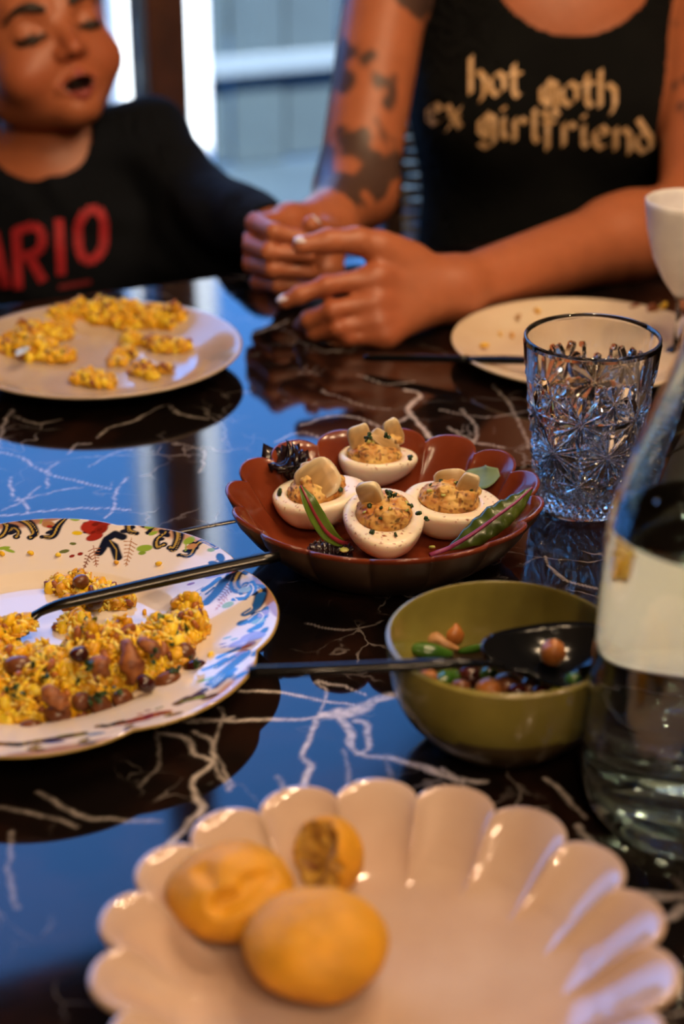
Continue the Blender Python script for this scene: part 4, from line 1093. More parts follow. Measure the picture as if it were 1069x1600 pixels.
# ------------------------------------------------------------------ muffins
m_muffin = mat('golden baked crust', (1, 1, 1), 0.6, attr='print', sss=.12, bump=.25, bscale=180)
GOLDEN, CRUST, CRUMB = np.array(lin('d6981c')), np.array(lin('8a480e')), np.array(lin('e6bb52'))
def muffin(name, c, r, seed, label, crack):
    cx = np.asarray(c)
    def f_(p):
        q = p - cx
        d = sd_ell(q, (0, 0, .001), (r, r * .97, r * .66))
        d = smax(d, -(q[..., 2] + r * .62), .008)
        d = d + .0011 * fbm(q, 55, 3, seed)
        for a, b, w in crack: d = smax(d, -sd_cap(q, np.array(a) * r, np.array(b) * r, w, w * .5), .004)
        return d
    P, Q = sdf_mesh(f_, cx - r * 1.2, cx + r * 1.2, .0011)
    q = (P - cx) / r
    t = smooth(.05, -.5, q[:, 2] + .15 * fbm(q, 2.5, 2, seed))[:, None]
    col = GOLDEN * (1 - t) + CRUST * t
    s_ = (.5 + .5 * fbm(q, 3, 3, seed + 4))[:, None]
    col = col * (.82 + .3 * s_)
    low = P[:, 2].min()
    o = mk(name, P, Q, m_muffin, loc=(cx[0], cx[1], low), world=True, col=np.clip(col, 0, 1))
    return tag(o, label, 'muffin', 'muffins on the fluted plate')
muffin('muffin', at(494, 1478, .0245), .0292, 5, 'smooth golden muffin nearest the camera on the fluted plate', [((-.2, -.1, .80), (.35, .12, .82), .0022), ((.05, .05, .82), (.1, -.5, .7), .0016)])
muffin('muffin', at(363, 1397, .0245), .0272, 9, 'dented golden muffin at the left, behind the smooth one', [((-.1, -.75, .42), (.5, -.6, .52), .0050), ((.3, -.45, .60), (.62, -.2, .52), .0040), ((-.45, -.2, .66), (-.3, -.45, .58), .0036)])
pc = at(503, 1338, .0215)
def bitten(p):
    q = p - pc
    d = sd_ell(q, (0.002, 0, .0), (.0165, .017, .0185))
    d = smax(d, -(q[..., 2] + .0150), .004)
    n = np.array([-.72, -.62, .32]); n = n / np.linalg.norm(n)
    torn = q @ n - .0035 + .0030 * fbm(q, 130, 3, 2)
    hollow = sd_ell(q, n * .0085, (.0105, .0105, .012)) + .002 * fbm(q, 200, 2, 6)
    return smax(smax(d, torn, .002), -hollow, .0025)
P, Q = sdf_mesh(bitten, pc - .023, pc + .023, .0008)
n_ = np.array([-.72, -.62, .32]); n_ /= np.linalg.norm(n_)
q = P - pc
crumb = ((q @ n_ > -.0095) & (sd_ell(q, (0.002, 0, 0), (.0165, .017, .0185)) < -.0012))[:, None]
nn = (.5 + .5 * fbm(q, 190, 3, 8))[:, None]
col = np.where(crumb, np.array(lin('7a4418')) * (1 - nn) + CRUMB * nn, GOLDEN * (.85 + .3 * nn))
tag(mk('muffin', P, Q, m_muffin, loc=(pc[0], pc[1], P[:, 2].min()), world=True, col=np.clip(col, 0, 1)), 'torn half muffin with its open crumb showing, behind the two whole ones', 'muffin', 'muffins on the fluted plate')

# ------------------------------------------------------------------ stuffed eggs
m_white = mat('boiled egg white', (1, 1, 1), 0.3, attr='print', sss=.35, coat=.15)
m_fill = mat('devilled yolk filling', (1, 1, 1), 0.55, attr='print', sss=.15)
m_mush = mat('pickled mushroom slice', (1, 1, 1), 0.35, attr='print', coat=.25)
EW = np.array(lin('f6e8d4')); PAP = np.array(lin('9a4a20'))
def egg_sd(q):
    w = q[..., 0]
    k = 1 + 5.0 * w
    return sd_ell(np.stack([w, q[..., 1] * k, q[..., 2] * k], -1), (0, 0, 0), (.0285, .0220, .0225))
def egg(px, py, h, rot, seed, label, slices, fillr=(.0178, .0155, .0125), size=1.0):
    c = at(px, py, h)
    t = thing('stuffed_egg', c, label, 'egg', 'stuffed eggs in the brown dish')
    t.rotation_euler = rot
    def wf(p):
        d = smax(egg_sd(p / size) * size, p[..., 2] - .0005, .0045)
        d = d + .0004 * fbm(p, 60, 2, seed)
        return smax(d, -sd_ell(p, (-.003, 0, .003), (fillr[0] * 1.03, fillr[1] * 1.03, .013)), .003)
    P, Q = sdf_mesh(wf, (-.033,) * 3, (.033, .033, .008), .0009)
    n1 = vnoise(P, 900, seed); n2 = vnoise(P, 140, seed + 3)
    up_ = smooth(-.004, -.0005, P[:, 2])
    sp_ = (smooth(.50, .62, n1) * up_ * smooth(-.1, .5, n2))[:, None]
    edge = (smooth(.0165, .0145, np.hypot(P[:, 0] + .001, P[:, 1] * 1.15)) * up_)[:, None] * .5
    col = EW * (1 - sp_) + PAP * sp_; col = col * (1 - edge) + np.array(lin('dc8a4a')) * edge
    mk('egg_white', P, Q, m_white, parent=t, col=np.clip(col, 0, 1))
    lumps = [((npr.uniform(-.6, .6) * fillr[0], npr.uniform(-.6, .6) * fillr[1], npr.uniform(.001, .0095)), npr.uniform(.0036, .0062)) for _ in range(16)]
    def ff(p):
        d = sd_ell(p, (-.003, 0, .0005), (fillr[0] * .99, fillr[1] * .99, fillr[2] * .72))
        for lc, lr in lumps: d = smin(d, sd_ell(p, lc, (lr, lr * .85, lr * .75)), .0014)
        return d + .0008 * fbm(p, 420, 2, seed + 5)
    P, Q = sdf_mesh(ff, (-.022, -.020, -.012), (.022, .020, .018), .00075)
    a = (.5 + .5 * fbm(P, 170, 3, seed + 6))[:, None]; b = smooth(.35, .6, fbm(P, 330, 2, seed + 7))[:, None]; c2 = smooth(.42, .55, vnoise(P, 520, seed + 8))[:, None]
    col = np.array(lin('b8702a')) * (1 - a) + np.array(lin('efcf7c')) * a
    col = col * (1 - b * .75) + np.array(lin('94481e')) * b * .75; col = col * (1 - c2 * .8) + np.array(lin('5a3818')) * c2 * .8
    mk('filling', P, Q, m_fill, parent=t, col=np.clip(col, 0, 1))
    for (sx, sy, sz), (ra, rb, rc), rr in slices:
        v, f = blob((1, 1, 1), 20, 14)
        e = np.clip((v[:, 0] ** 2 + v[:, 2] ** 2), 0, 1)
        v2 = np.sign(v) * np.abs(v) ** np.array([.6, .3, .7]) * np.array([ra * 1.08, rb * .5, rc * 1.05]); v2[:, 1] += .25 * ra * (v[:, 0] ** 2)
        v2 = v2 * (1 + .10 * vnoise(v, 1.6, seed + int(ra * 1e5)))[:, None]
        tip = smooth(.1, .9, v[:, 2])[:, None]; ed = smooth(.55, .95, e)[:, None]
        col = np.array(lin('c29a62')) * (1 - ed * .85) + np.array(lin('f4e6c4')) * ed * .85
        col = col * (1 - .5 * tip) + np.array(lin('f0e2bc')) * .5 * tip
        col = col * (.85 + .2 * vnoise(v, 5, seed))[:, None]
        v2 = v2 @ rotm(*rr).T + np.array([sx, sy, sz])
        mk('mushroom_slice', v2, f, m_mush, parent=t, col=np.clip(col, 0, 1))
    for name, m_, n, rad_, zr in (('chives', m_herb, 9, .0030, (.000, .0115)), ('scallion_bits', m_herb_pale, 5, .0030, (.001, .009))):
        hb2 = MB()
        for k in range(n):
            a = npr.uniform(0, 6.28); rho = npr.uniform(.1, 1.25)
            x, y = rho * fillr[0] * math.cos(a), rho * fillr[1] * math.sin(a)
            z = .0016 if rho > 1.02 else .0018 + .0075 * (1 - rho ** 2) + npr.uniform(.001, .004)
            v, f = lathe([(0, -.0005), (.0013, -.0005), (.0015, 0), (.0013, .0005), (0, .0005)], 5)
            v = v @ rotm(*npr.uniform(-1.2, 1.2, 3)).T * npr.uniform(.8, 1.4)
            hb2.add(v + [x, y, z], f)
        hb2.build(name, m_, parent=t, kind='stuff')
    return t
egg(500, 766, .0300, (R(3), R(-4), R(18)), 3, 'stuffed egg at the left of the brown dish, topped with one large mushroom slice',
    [((-.003, -.006, .0105), (.0125, .0034, .0120), (R(-38), R(-28), R(-12))), ((.002, .006, .012), (.0105, .0026, .0050), (R(-60), R(12), R(-14)))], size=1.06)
egg(592, 710, .0345, (R(-1), R(2), R(4)), 13, 'stuffed egg at the back of the brown dish, piled highest with mushroom pieces',
    [((-.0125, -.001, .0110), (.0070, .0036, .0095), (R(-12), R(-14), R(10))), ((.0035, -.003, .0105), (.0100, .0030, .0045), (R(-40), R(38), R(-10))), ((.010, .006, .0135), (.0055, .0028, .0085), (R(-15), R(-18), R(15)))], size=.92)
egg(601, 806, .0305, (R(0), R(9), R(-84)), 23, 'stuffed egg nearest the camera in the brown dish, with dark herbs on top',
    [((-.0035, -.0085, .0110), (.0070, .0050, .0110), (R(8), R(-16), R(70)))], size=1.12, fillr=(.0190, .0172, .0135))
egg(709, 781, .0295, (R(5), R(4), R(-10)), 33, 'stuffed egg at the right of the brown dish, beside the long green leaf',
    [((.0075, -.001, .0095), (.0062, .0040, .0100), (R(-14), R(16), R(0))), ((-.004, .0085, .010), (.0095, .0026, .0058), (R(-30), R(-10), R(8)))], size=1.12, fillr=(.0190, .0160, .0125))
hm = MB()
for px, py, h in ((612, 771, .052), (606, 768, .053), (619, 773, .052), (641, 788, .040), (653, 801, .039), (668, 811, .036), (578, 680, .062), (574, 686, .060), (606, 680, .062), (640, 716, .045)):
    for k in range(3):
        v, f = lathe([(0, -.0005), (.0013, -.0005), (.0016, 0), (.0013, .0005), (0, .0005)], 5)
        hm.add(v @ rotm(*npr.uniform(-1.5, 1.5, 3)).T + at(px, py, h) + npr.uniform(-.0014, .0014, 3), f)
tag(hm.build('chive_garnish', m_herb, loc=at(612, 771, .05), world=True), 'dark green chopped chives crowning the stuffed eggs', 'herbs', kind='stuff')

# leaves round the eggs
m_leaf = mat('green sorrel leaf', lin('5f7a26'), 0.3, col2=lin('3f5c1a'), scale=40, coat=.2)
m_leaf_dark = mat('dark green sorrel leaf', lin('4a5a1c'), 0.28, col2=lin('2f4212'), scale=40, coat=.25)
m_leaf_grey = mat('grey green leaf underside', lin('8fa888'), 0.5, col2=lin('7a9674'), scale=60)
m_rib = mat('crimson leaf rib', lin('8a2c3c'), 0.3)
m_rib_p = mat('purple leaf stem', lin('8e3a68'), 0.3)
m_lett = mat('purple black lettuce', lin('2a1a20'), 0.25, col2=lin('160d14'), scale=50, coat=.3)
def leaf(name, pts, wid, m, label, rib=None, ribr=.0010, cup=.3, up=(0, 0, 1), wav=0., ext=None, n=26):
    P = spline(pts, n); w = np.interp(np.linspace(0, 1, n), np.linspace(0, 1, len(wid)), wid)
    t = thing(name, P[n // 2] - [0, 0, .003], label, 'leaf', 'salad leaves round the eggs')
    v, f = ribbon_leaf(P, w, .0005, cup, 8, up, wav); mk('blade', v, f, m, parent=t, world=True)
    if rib is not None:
        RP_ = P if ext is None else np.concatenate([ext, P])
        RP_ = spline(RP_, 40)
        v, f = tube(RP_ + [0, 0, .0003], np.linspace(ribr, ribr * .4, 40), 7); mk('midrib', v, f, rib, parent=t, world=True)
    return t
leaf('sorrel_leaf', [at(546, 851, .011), at(528, 846, .018), at(510, 832, .026), at(494, 808, .036), at(481, 782, .046), at(470, 760, .052)], [.0006, .0030, .0052, .0054, .0046, .0012], m_leaf, 'narrow green leaf with a crimson rib curling up over the left egg', m_rib, .0017, .35, up=(.5, -.8, .35))
stem = np.array([at(672, 868, .016), at(706, 846, .0205), at(742, 822, .028)])
leaf('sorrel_leaf', [at(700, 858, .0170), at(740, 834, .0255), at(778, 806, .034), at(808, 784, .0395), at(832, 762, .045)], [.0012, .0075, .0088, .0062, .0010], m_leaf_dark, 'long dark green leaf with a purple stem at the right of the dish', m_rib_p, .0015, -.35, up=(.25, -.55, .8), wav=.25, ext=stem[:1])
leaf('sorrel_leaf', [at(706, 764, .020), at(735, 752, .026), at(760, 746, .031), at(780, 738, .035)], [.003, .0085, .0090, .0030], m_leaf_grey, 'pale grey green leaf lying behind the right egg', None, cup=.15, up=(0, -.5, .8))
def frill(name, pts, wid, label, seed, n=34):
    P = spline(pts, n); t = thing(name, P[n // 2] - [0, 0, .003], label, 'leaf', 'salad leaves round the eggs')
    for k in range(3):
        Pk = P + np.stack([vnoise(P, 90, seed + k + j * 5) for j in range(3)], 1) * .0035 + [0, 0, .0016 * k]
        w = np.interp(np.linspace(0, 1, n), [0, .2, .8, 1], [.001, wid, wid, .001]) * (1 + .35 * np.sin(np.arange(n) * 1.9 + k))
        v, f = ribbon_leaf(Pk, w, .0005, .5 * (1 if k % 2 else -1), 6, (.2 * k, -.6, .8), wav=.45); mk('frill', v, f, m_lett, parent=t, world=True)
frill('lettuce_leaf', [at(418, 745, .022), at(432, 728, .034), at(452, 720, .040), at(478, 722, .042)], .0085, 'ruffled purple black lettuce at the back left of the dish', 2)
frill('lettuce_leaf', [at(484, 862, .0085), at(505, 860, .0095), at(530, 864, .0090), at(548, 868, .0085)], .0045, 'ruffled purple black lettuce at the near left of the dish floor', 5)
for k, (x, y, h, m_, lab) in enumerate(((538, 862, .0125, m_herb_pale, 'pale scallion piece on the dish floor, left of the nearest egg'), (781, 772, .0195, m_herb_pale, 'pale scallion piece on the dish floor, right of the right egg'), (675, 858, .0085, m_herb_pale, 'pale scallion piece on the dish floor, right of the nearest egg'),
        (422, 778, .016, m_herb_pale, 'yellow bit at the outer side of the left egg'), (437, 772, .030, m_herb, 'green chive bit on the white of the left egg'))):
    v, f = lathe([(0, -.0007), (.0022, -.0007), (.0026, 0), (.0022, .0007), (0, .0007)], 7)
    tag(mk('scallion_piece', v @ (rotm(.3, .3 * k, k) * np.array([1.2, .8, 1])).T + [0, 0, .0012], f, m_, loc=at(x, y, h)), lab, 'scallion', 'scallion bits in the brown dish')

# ------------------------------------------------------------------ bean salad in the olive bowl
m_sauce = mat('dark bean sauce', lin('3a2416'), 0.2, col2=lin('20140c'), scale=80, bump=.4, bscale=160)
prof = [(0, .0078), (.02, .0085), (.034, .0125), (.0408, .0172), (.0405, .0185), (.03, .0195), (.015, .0190), (0, .0195)]
v, f = lathe(prof, 64); v[:, 2] += .0012 * vnoise(v, 120, 4) * (v[:, 2] > .0175); v[:, 1] *= 1.0
tag(mk('bean_sauce', v, f, m_sauce, loc=GB), 'dark glossy sauce lying in the small olive bowl', 'sauce', kind='stuff')
m_pep = mat('green pepper slice', lin('3f6a22'), 0.22, col2=lin('24480f'), scale=60, coat=.4)
m_tan = mat('pale ginger piece', lin('b88a5c'), 0.5, col2=lin('8f6238'), scale=120)
def peas(px, py, h, s, rot, m, cat, label, name):
    o = mk(name, bv * np.array([.0066, .0059, .0059]) * s @ rotm(*rot).T, bf, m, loc=at(px, py, h)); tag(o, label, cat, 'pieces of the bean salad')
def chick(px, py, h, s, rot, label):
    p = at(px, py, h); v, f = blob((1, 1, 1), 18, 12)
    v = v * (1 - .10 * np.exp(-((v[:, 1]) / .18) ** 2) * (v[:, 2] > -.3))[:, None]
    v = np.where((v[:, 2] > .9)[:, None], v * [1, 1, 1.18], v)
    tag(mk('chickpea', v * np.array([.0064, .0062, .0068]) * s @ rotm(*rot).T, f, m_chick, loc=p), label, 'chickpea', 'chickpeas of the bean salad')
chick(708, 992, .033, .95, (.3, .2, .2), 'orange chickpea on the pale ginger at the back left of the olive bowl')
chick(668, 1061, .0445, .8, (.5, .2, 1), 'small orange chickpea at the left rim of the olive bowl')
chick(763, 1079, .040, 1.05, (.9, .2, .4), 'tan chickpea at the middle of the near rim of the olive bowl')
chick(864, 1020, .0530, 1.05, (.25, .05, .1), 'single chickpea lying in the black spoon')
for args in ((792, 1070, .038, 1.15, (.2, .3, .4), m_bean, 'bean', 'round brown bean right of the tan chickpea', 'brown_bean'), (828, 1073, .037, 1.05, (.2, .1, 1.4), m_bean, 'bean', 'shadowed brown bean beneath the black spoon', 'brown_bean'),
             (735, 1058, .036, 1.1, (.5, .2, .2), m_bean_red, 'bean', 'dark red bean at the near left of the olive bowl', 'red_bean'), (769, 1017, .032, 1.0, (.1, .4, .5), m_bean_red, 'bean', 'dark red bean behind the spoon neck', 'red_bean'),
             (848, 1084, .038, .9, (.1, .1, .2), m_bean_red, 'bean', 'dark red bean at the right of the near rim', 'red_bean'), (808, 1080, .040, .7, (.1, .1, .2), m_bean_red, 'bean', 'small dark red bean against the near rim', 'red_bean'), (720, 1075, .040, .8, (.2, .2, .2), m_bean, 'bean', 'small brown bean against the near left rim', 'brown_bean')): peas(*args)
def pepper(pts, r, label, m=None):
    P = spline(pts, 14); c = P.mean(0)
    v, f = tube(P - c, 1.15 * r * np.sin(np.linspace(.5, math.pi - .4, 14)), 10, flat=.75)
    tag(mk('pepper_slice', v, f, m or m_pep, loc=c), label, 'pepper', 'green pepper pieces of the bean salad')
pepper([at(643, 1012, .036), at(672, 1018, .034), at(706, 1022, .031)], .0052, 'long green pepper slice at the left of the olive bowl')
pepper([at(716, 1018, .028), at(745, 1013, .030), at(783, 1007, .035)], .0026, 'thin green strip in the middle of the olive bowl')
pepper([at(682, 1070, .040), at(699, 1060, .038), at(718, 1052, .034)], .0052, 'green pepper piece at the near left rim of the olive bowl')
pepper([at(750, 1060, .037), at(764, 1055, .038), at(778, 1055, .035)], .0052, 'dark green pepper piece below the spoon neck')
pepper([at(804, 1000, .030), at(820, 993, .033), at(832, 988, .034)], .0032, 'small pale green piece at the back of the olive bowl')
m_yg = mat('yellow green pepper', lin('b4b834'), .25, coat=.3)
pepper([at(882, 1066, .043), at(897, 1064, .044), at(914, 1066, .043)], .0050, 'pale green pepper piece at the right beside the bottle', m_pep)
pepper([at(862, 1080, .042), at(875, 1079, .042), at(886, 1081, .042)], .0040, 'yellow green pepper piece at the right of the near rim', m_yg)
P = spline([at(666, 1000, .033), at(682, 997, .036), at(698, 1008, .034), at(716, 1013, .032)], 16)
v, f = tube(P - P.mean(0), np.interp(np.linspace(0, 1, 16), [0, .2, .6, 1], [.0022, .0048, .0030, .0014]), 9, flat=.8); v = v + .0008 * np.stack([vnoise(v, 260, k) for k in (1, 2, 3)], 1)
tag(mk('ginger_piece', v, f, m_tan, loc=P.mean(0)), 'pale knobbly ginger piece at the back left of the olive bowl', 'ginger', 'pieces of the bean salad')

# ================================================================== PEOPLE
SKIN = np.array(lin('ae6644'))
m_skin = mat('skin', (1, 1, 1), 0.42, attr='print', sss=.12, bump=.35, bscale=110)
m_black_knit = mat('black cotton jersey', (.0022, .0026, .003), 0.9, spec=.15, col2=(.0035, .0038, .004), scale=30, bump=.08, bscale=700)
m_navy_knit = mat('dark navy cotton jersey', (.0022, .0034, .006), 0.9, spec=.2, col2=(.0035, .005, .009), scale=30, bump=.08, bscale=700)
m_hair = mat('dark brown hair', (.02, .011, .006), 0.45, col2=(.035, .018, .01), scale=180, bump=.4)
m_red = mat('red shirt print', lin('b8202a'), 0.7, col2=lin('a01a24'), scale=90)
m_red_shaded = mat('shaded red shirt print', lin('7a1a20'), 0.7)  # the red print with shadow put into its colour
m_cream_print = mat('cream shirt print', lin('d8b48c'), 0.7, col2=lin('b8905e'), scale=140)
m_denim = mat('dark denim', (.01, .014, .025), 0.8)
m_nail = mat('pale lilac nail polish', lin('e2dae8'), 0.12, coat=.5)

def face_sd(q):
    X = np.abs(q[..., 0]); s = np.stack([X, q[..., 1], q[..., 2]], -1)
    d = sd_ell(s, (0, .012, .030), (.068, .080, .072))
    d = smin(d, sd_ell(s, (0, -.012, -.014), (.055, .060, .060)), .02)
    d = smin(d, sd_ell(s, (.031, -.041, -.031), (.024, .024, .023)), .014)
    d = smin(d, sd_cap(s, (.036, -.008, -.046), (.006, -.046, -.062), .018, .017), .016)
    d = smin(d, sd_ell(s, (0, -.055, -.067), (.015, .014, .012)), .012)
    d = smin(d, sd_cap(s, (.030, -.056, .019), (.010, -.062, .015), .009, .008), .010)
    d = smax(d, -sd_ell(s, (.0265, -.077, .000), (.015, .014, .0115)), .008)
    d = smin(d, sd_ell(s, (.0265, -.0535, -.0005), (.0135, .0125, .0115)), .003)
    d = smin(d, sd_cap(s, (0, -.064, .006), (0, -.079, -.021), .0055, .0080), .006)
    d = smin(d, sd_ell(s, (.0085, -.071, -.0235), (.0058, .0075, .0055)), .004)
    d = smax(d, -sd_ell(s, (.0046, -.0795, -.0285), (.0030, .0045, .0028)), .0015)
    d = smin(d, sd_cap(s, (.0155, -.0615, -.0475), (.003, -.0700, -.0425), .0040, .0056), .004)
    d = smin(d, sd_cap(s, (.0140, -.0610, -.0500), (.000, -.0685, -.0560), .0040, .0064), .004)
    d = smax(d, -sd_ell(s, (0, -.073, -.0490), (.0125, .018, .0048)), .002)
    d = smin(d, sd_ell(s, (.0665, .014, -.004), (.007, .015, .021)), .005)
    return d
def face_color(q, base):
    X = np.abs(q[:, 0])
    col = np.tile(base, (len(q), 1)) * (1 + .06 * vnoise(q, 60, 2))[:, None]
    ck = np.exp(-(((X - .036) / .022) ** 2 + ((q[:, 2] + .034) / .022) ** 2)) * (q[:, 1] < 0)
    nt_ = np.exp(-((X / .012) ** 2 + ((q[:, 2] + .022) / .014) ** 2)) * (q[:, 1] < -.055)
    col = col * (1 - np.clip(.35 * ck + .4 * nt_, 0, 1)[:, None] * np.array([.10, .42, .45]))
    lip = smooth(.0012, -.0006, np.minimum(sd_cap(np.stack([X, q[:, 1], q[:, 2]], -1), (.0150, -.0625, -.0470), (0, -.071, -.0425), .0036, .0056), sd_cap(np.stack([X, q[:, 1], q[:, 2]], -1), (.0135, -.0615, -.0505), (0, -.0695, -.0560), .0036, .0066)))[:, None]
    col = col * (1 - lip) + np.array(lin('a8504a')) * lip
    ins = smooth(.0018, .0004, sd_ell(q, (0, -.070, -.0490), (.0125, .018, .0046)))[:, None]
    col = col * (1 - ins) + np.array([.025, .006, .005]) * ins
    eye = smooth(.0036, .0018, np.abs(q[:, 2] + .0062 + .0012 * ((X - .0265) / .012) ** 2 * -1)) * (np.abs(X - .0265) < .0125) * (q[:, 1] < -.05)
    col = col * (1 - eye[:, None]) + np.array([.012, .006, .004]) * eye[:, None]
    nos = smooth(.0012, .0002, sd_ell(np.stack([X, q[:, 1], q[:, 2]], -1), (.0046, -.0795, -.0285), (.0030, .0045, .0028)))[:, None]
    return col * (1 - .75 * nos)
def basis(f, up):
    f = np.asarray(f, float); f /= np.linalg.norm(f)
    y = -f; z = np.asarray(up, float); z = z - y * (z @ y); z /= np.linalg.norm(z)
    return np.stack([np.cross(y, z), y, z], 1)
def face_hair(parent, O, B, s, lash_drop, w=1.0):
    """brows and lashes: thin dark strands on the face"""
    for sx in (-1, 1):
        pts = spline([(sx * .011, -.0722, .0135), (sx * .022, -.0712, .0185), (sx * .033, -.0660, .0185), (sx * .043, -.0560, .0120)], 14)
        v, f = tube((B @ (pts * s).T).T + O, np.interp(np.linspace(0, 1, 14), [0, .3, 1], [.0018, .0029, .0010]) * s * w, 7, up=B[:, 1], flat=.8)
        mk('eyebrow', v, f, m_hair, parent=parent, world=True)
        a = np.linspace(-.92, .92, 14)
        pts = np.stack([sx * .0265 + .0128 * np.sin(a), -.0535 - .0128 * np.cos(a) * .98, -.0035 - lash_drop + .0022 * np.abs(a) ** 2 * -1 + .001], 1)
        v, f = tube((B @ (pts * s).T).T + O, np.interp(np.linspace(0, 1, 14), [0, .5, 1], [.0010, .0030, .0012]) * s * w, 7, up=B[:, 1])
        mk('eyelashes', v, f, m_hair, parent=parent, world=True)

def hand_sd(p, wrist, palm, thumb, fingers, rf=(.0092, .0080, .0071, .0064), k=.013):
    """palm: list of (point, radius) pairs making its slab; fingers: chains of points"""
    pd = np.full(p.shape[:-1], 9.0)
    for (a, ra), (b, rb) in palm: pd = smin(pd, sd_cap(p, a, b, ra, rb), .010)
    d = pd
    for i, ch in enumerate(fingers):
        fd = np.full(p.shape[:-1], 9.0)
        n = len(ch) - 1
        sc = (1.0, 1.03, .97, .86)[i]
        for j in range(n): fd = smin(fd, sd_cap(p, ch[j], ch[j + 1], rf[min(j, 3)] * sc, rf[min(j + 1, 3)] * sc), .0025)
        for j in range(1, n): fd = smin(fd, np.linalg.norm(p - ch[j], axis=-1) - rf[min(j, 3)] * sc * 1.06, .003)
        d = np.minimum(d, smin(pd, fd, k))
    td = np.full(p.shape[:-1], 9.0)
    for j in range(len(thumb) - 1): td = smin(td, sd_cap(p, thumb[j][0], thumb[j + 1][0], thumb[j][1], thumb[j + 1][1]), .004)
    return np.minimum(d, smin(pd, td, .010))

# ------------------------------------------------------------------ the woman
CX, TY = .215, 1.780
S1, S2 = np.array([CX - .163, TY - .005, .262]), np.array([CX + .155, TY - .010, .255])
E1, W1 = aty(556, 296, 1.605), aty(512, 350, 1.520)
E2, W2 = aty(1092, 338, 1.600), aty(706, 452, 1.392)
f1 = [[aty(452, 344, 1.478), aty(399, 348, 1.432), aty(428, 362, 1.398), aty(478, 374, 1.402)],
      [aty(448, 368, 1.474), aty(387, 380, 1.428), aty(420, 393, 1.394), aty(484, 402, 1.397)],
      [aty(450, 396, 1.468), aty(392, 411, 1.424), aty(426, 420, 1.394), aty(488, 426, 1.397)],
      [aty(455, 420, 1.462), aty(404, 440, 1.424), aty(434, 446, 1.400), aty(482, 446, 1.402)]]
palm1 = [((W1, .024), (f1[0][0], .014)), ((W1, .024), (f1[1][0], .015)), ((W1, .022), (f1[2][0], .014)), ((W1, .020), (f1[3][0], .013)), ((f1[0][0], .012), (f1[3][0], .011)), ((W1, .022), (aty(506, 424, 1.452), .0165)), ((f1[3][0], .012), (aty(506, 424, 1.452), .0150))]
thumb1 = [(aty(512, 360, 1.500), .014), (aty(512, 366, 1.456), .0125), (aty(500, 360, 1.425), .0098), (aty(486, 351, 1.404), .0080)]
f2 = [[aty(590, 433, 1.352), aty(510, 446, 1.338), aty(468, 461, 1.334), aty(446, 471, 1.335)],
      [aty(588, 470, 1.344), aty(520, 485, 1.332), aty(483, 499, 1.340), aty(470, 508, 1.356)],
      [aty(592, 501, 1.338), aty(528, 512, 1.330), aty(492, 520, 1.342), aty(484, 526, 1.360)],
      [aty(604, 526, 1.334), aty(546, 534, 1.330), aty(512, 538, 1.340), aty(502, 540, 1.356)]]
for ch in f1 + f2:
    for q in ch: q[2] = max(q[2], .0085)
palm2 = [((W2, .025), (f2[0][0], .0108)), ((W2, .025), (f2[1][0], .0108)), ((W2, .023), (f2[2][0], .0104)), ((W2, .021), (f2[3][0], .0096)), 
         ((W2, .022), (aty(612, 402, 1.372), .0155))]
thumb2 = [(aty(640, 410, 1.380), .0165), (aty(592, 386, 1.366), .0135), (aty(558, 376, 1.360), .0112), (aty(512, 377, 1.354), .0100), (aty(470, 384, 1.348), .0075)]
def torso_sd(p):
    d = sd_ell(p, (CX, TY, .150), (.152, .098, .180))
    d = smin(d, sd_ell(p, (CX, TY + .005, -.08), (.132, .094, .230)), .06)
    d = smin(d, sd_ell(p, (CX, TY + .015, -.27), (.168, .115, .110)), .06)
    for sx in (-1, 1): d = smin(d, sd_ell(p, (CX + sx * .068, TY - .062, .112), (.064, .056, .062)), .04)
    d = smin(d, sd_cap(p, (CX - .12, TY, .275), (CX + .12, TY, .275), .046, .046), .05)
    return d
HS = 1.22
HB = basis((-.25, -.9, -.22), (0, 0, 1)); HO = np.array([CX - .015, TY - .035, .505])
NAILS1 = None
def woman_sd(p):
    d = torso_sd(p) + .004
    d = smin(d, sd_cap(p, (CX, TY + .005, .29), HO + [0, .012, -.04], .054, .052), .05)
    if (p[..., 2].max() > .36):
        d = smin(d, face_sd(((p - HO) @ HB) / HS) * HS, .012)
    arm = smin(sd_cap(p, S1, E1, .043, .0375), sd_cap(p, E1, W1, .0365, .0245), .018)
    arm = smin(arm, hand_sd(p, W1, palm1, thumb1, f1), .012)
    d = smin(d, arm, .02)
    arm = smin(sd_cap(p, S2, E2, .047, .0385), sd_cap(p, E2, E2 + (W2 - E2) * .35, .0375, .0385), .018)
    arm = smin(arm, sd_cap(p, E2 + (W2 - E2) * .3, W2, .0385, .0235), .018)
    arm = smin(arm, hand_sd(p, W2, palm2, thumb2, f2), .012)
    d = smin(d, arm, .02)
    return d
wl_ = thing('person', (CX, TY, FLOOR_Z + .46), 'person in a black tank top with tattooed arms, both hands resting on the table', 'person')
P, Q = sdf_mesh(woman_sd, (CX - .30, 1.28, -.40), (CX + .27, 1.95, .66), .0030)
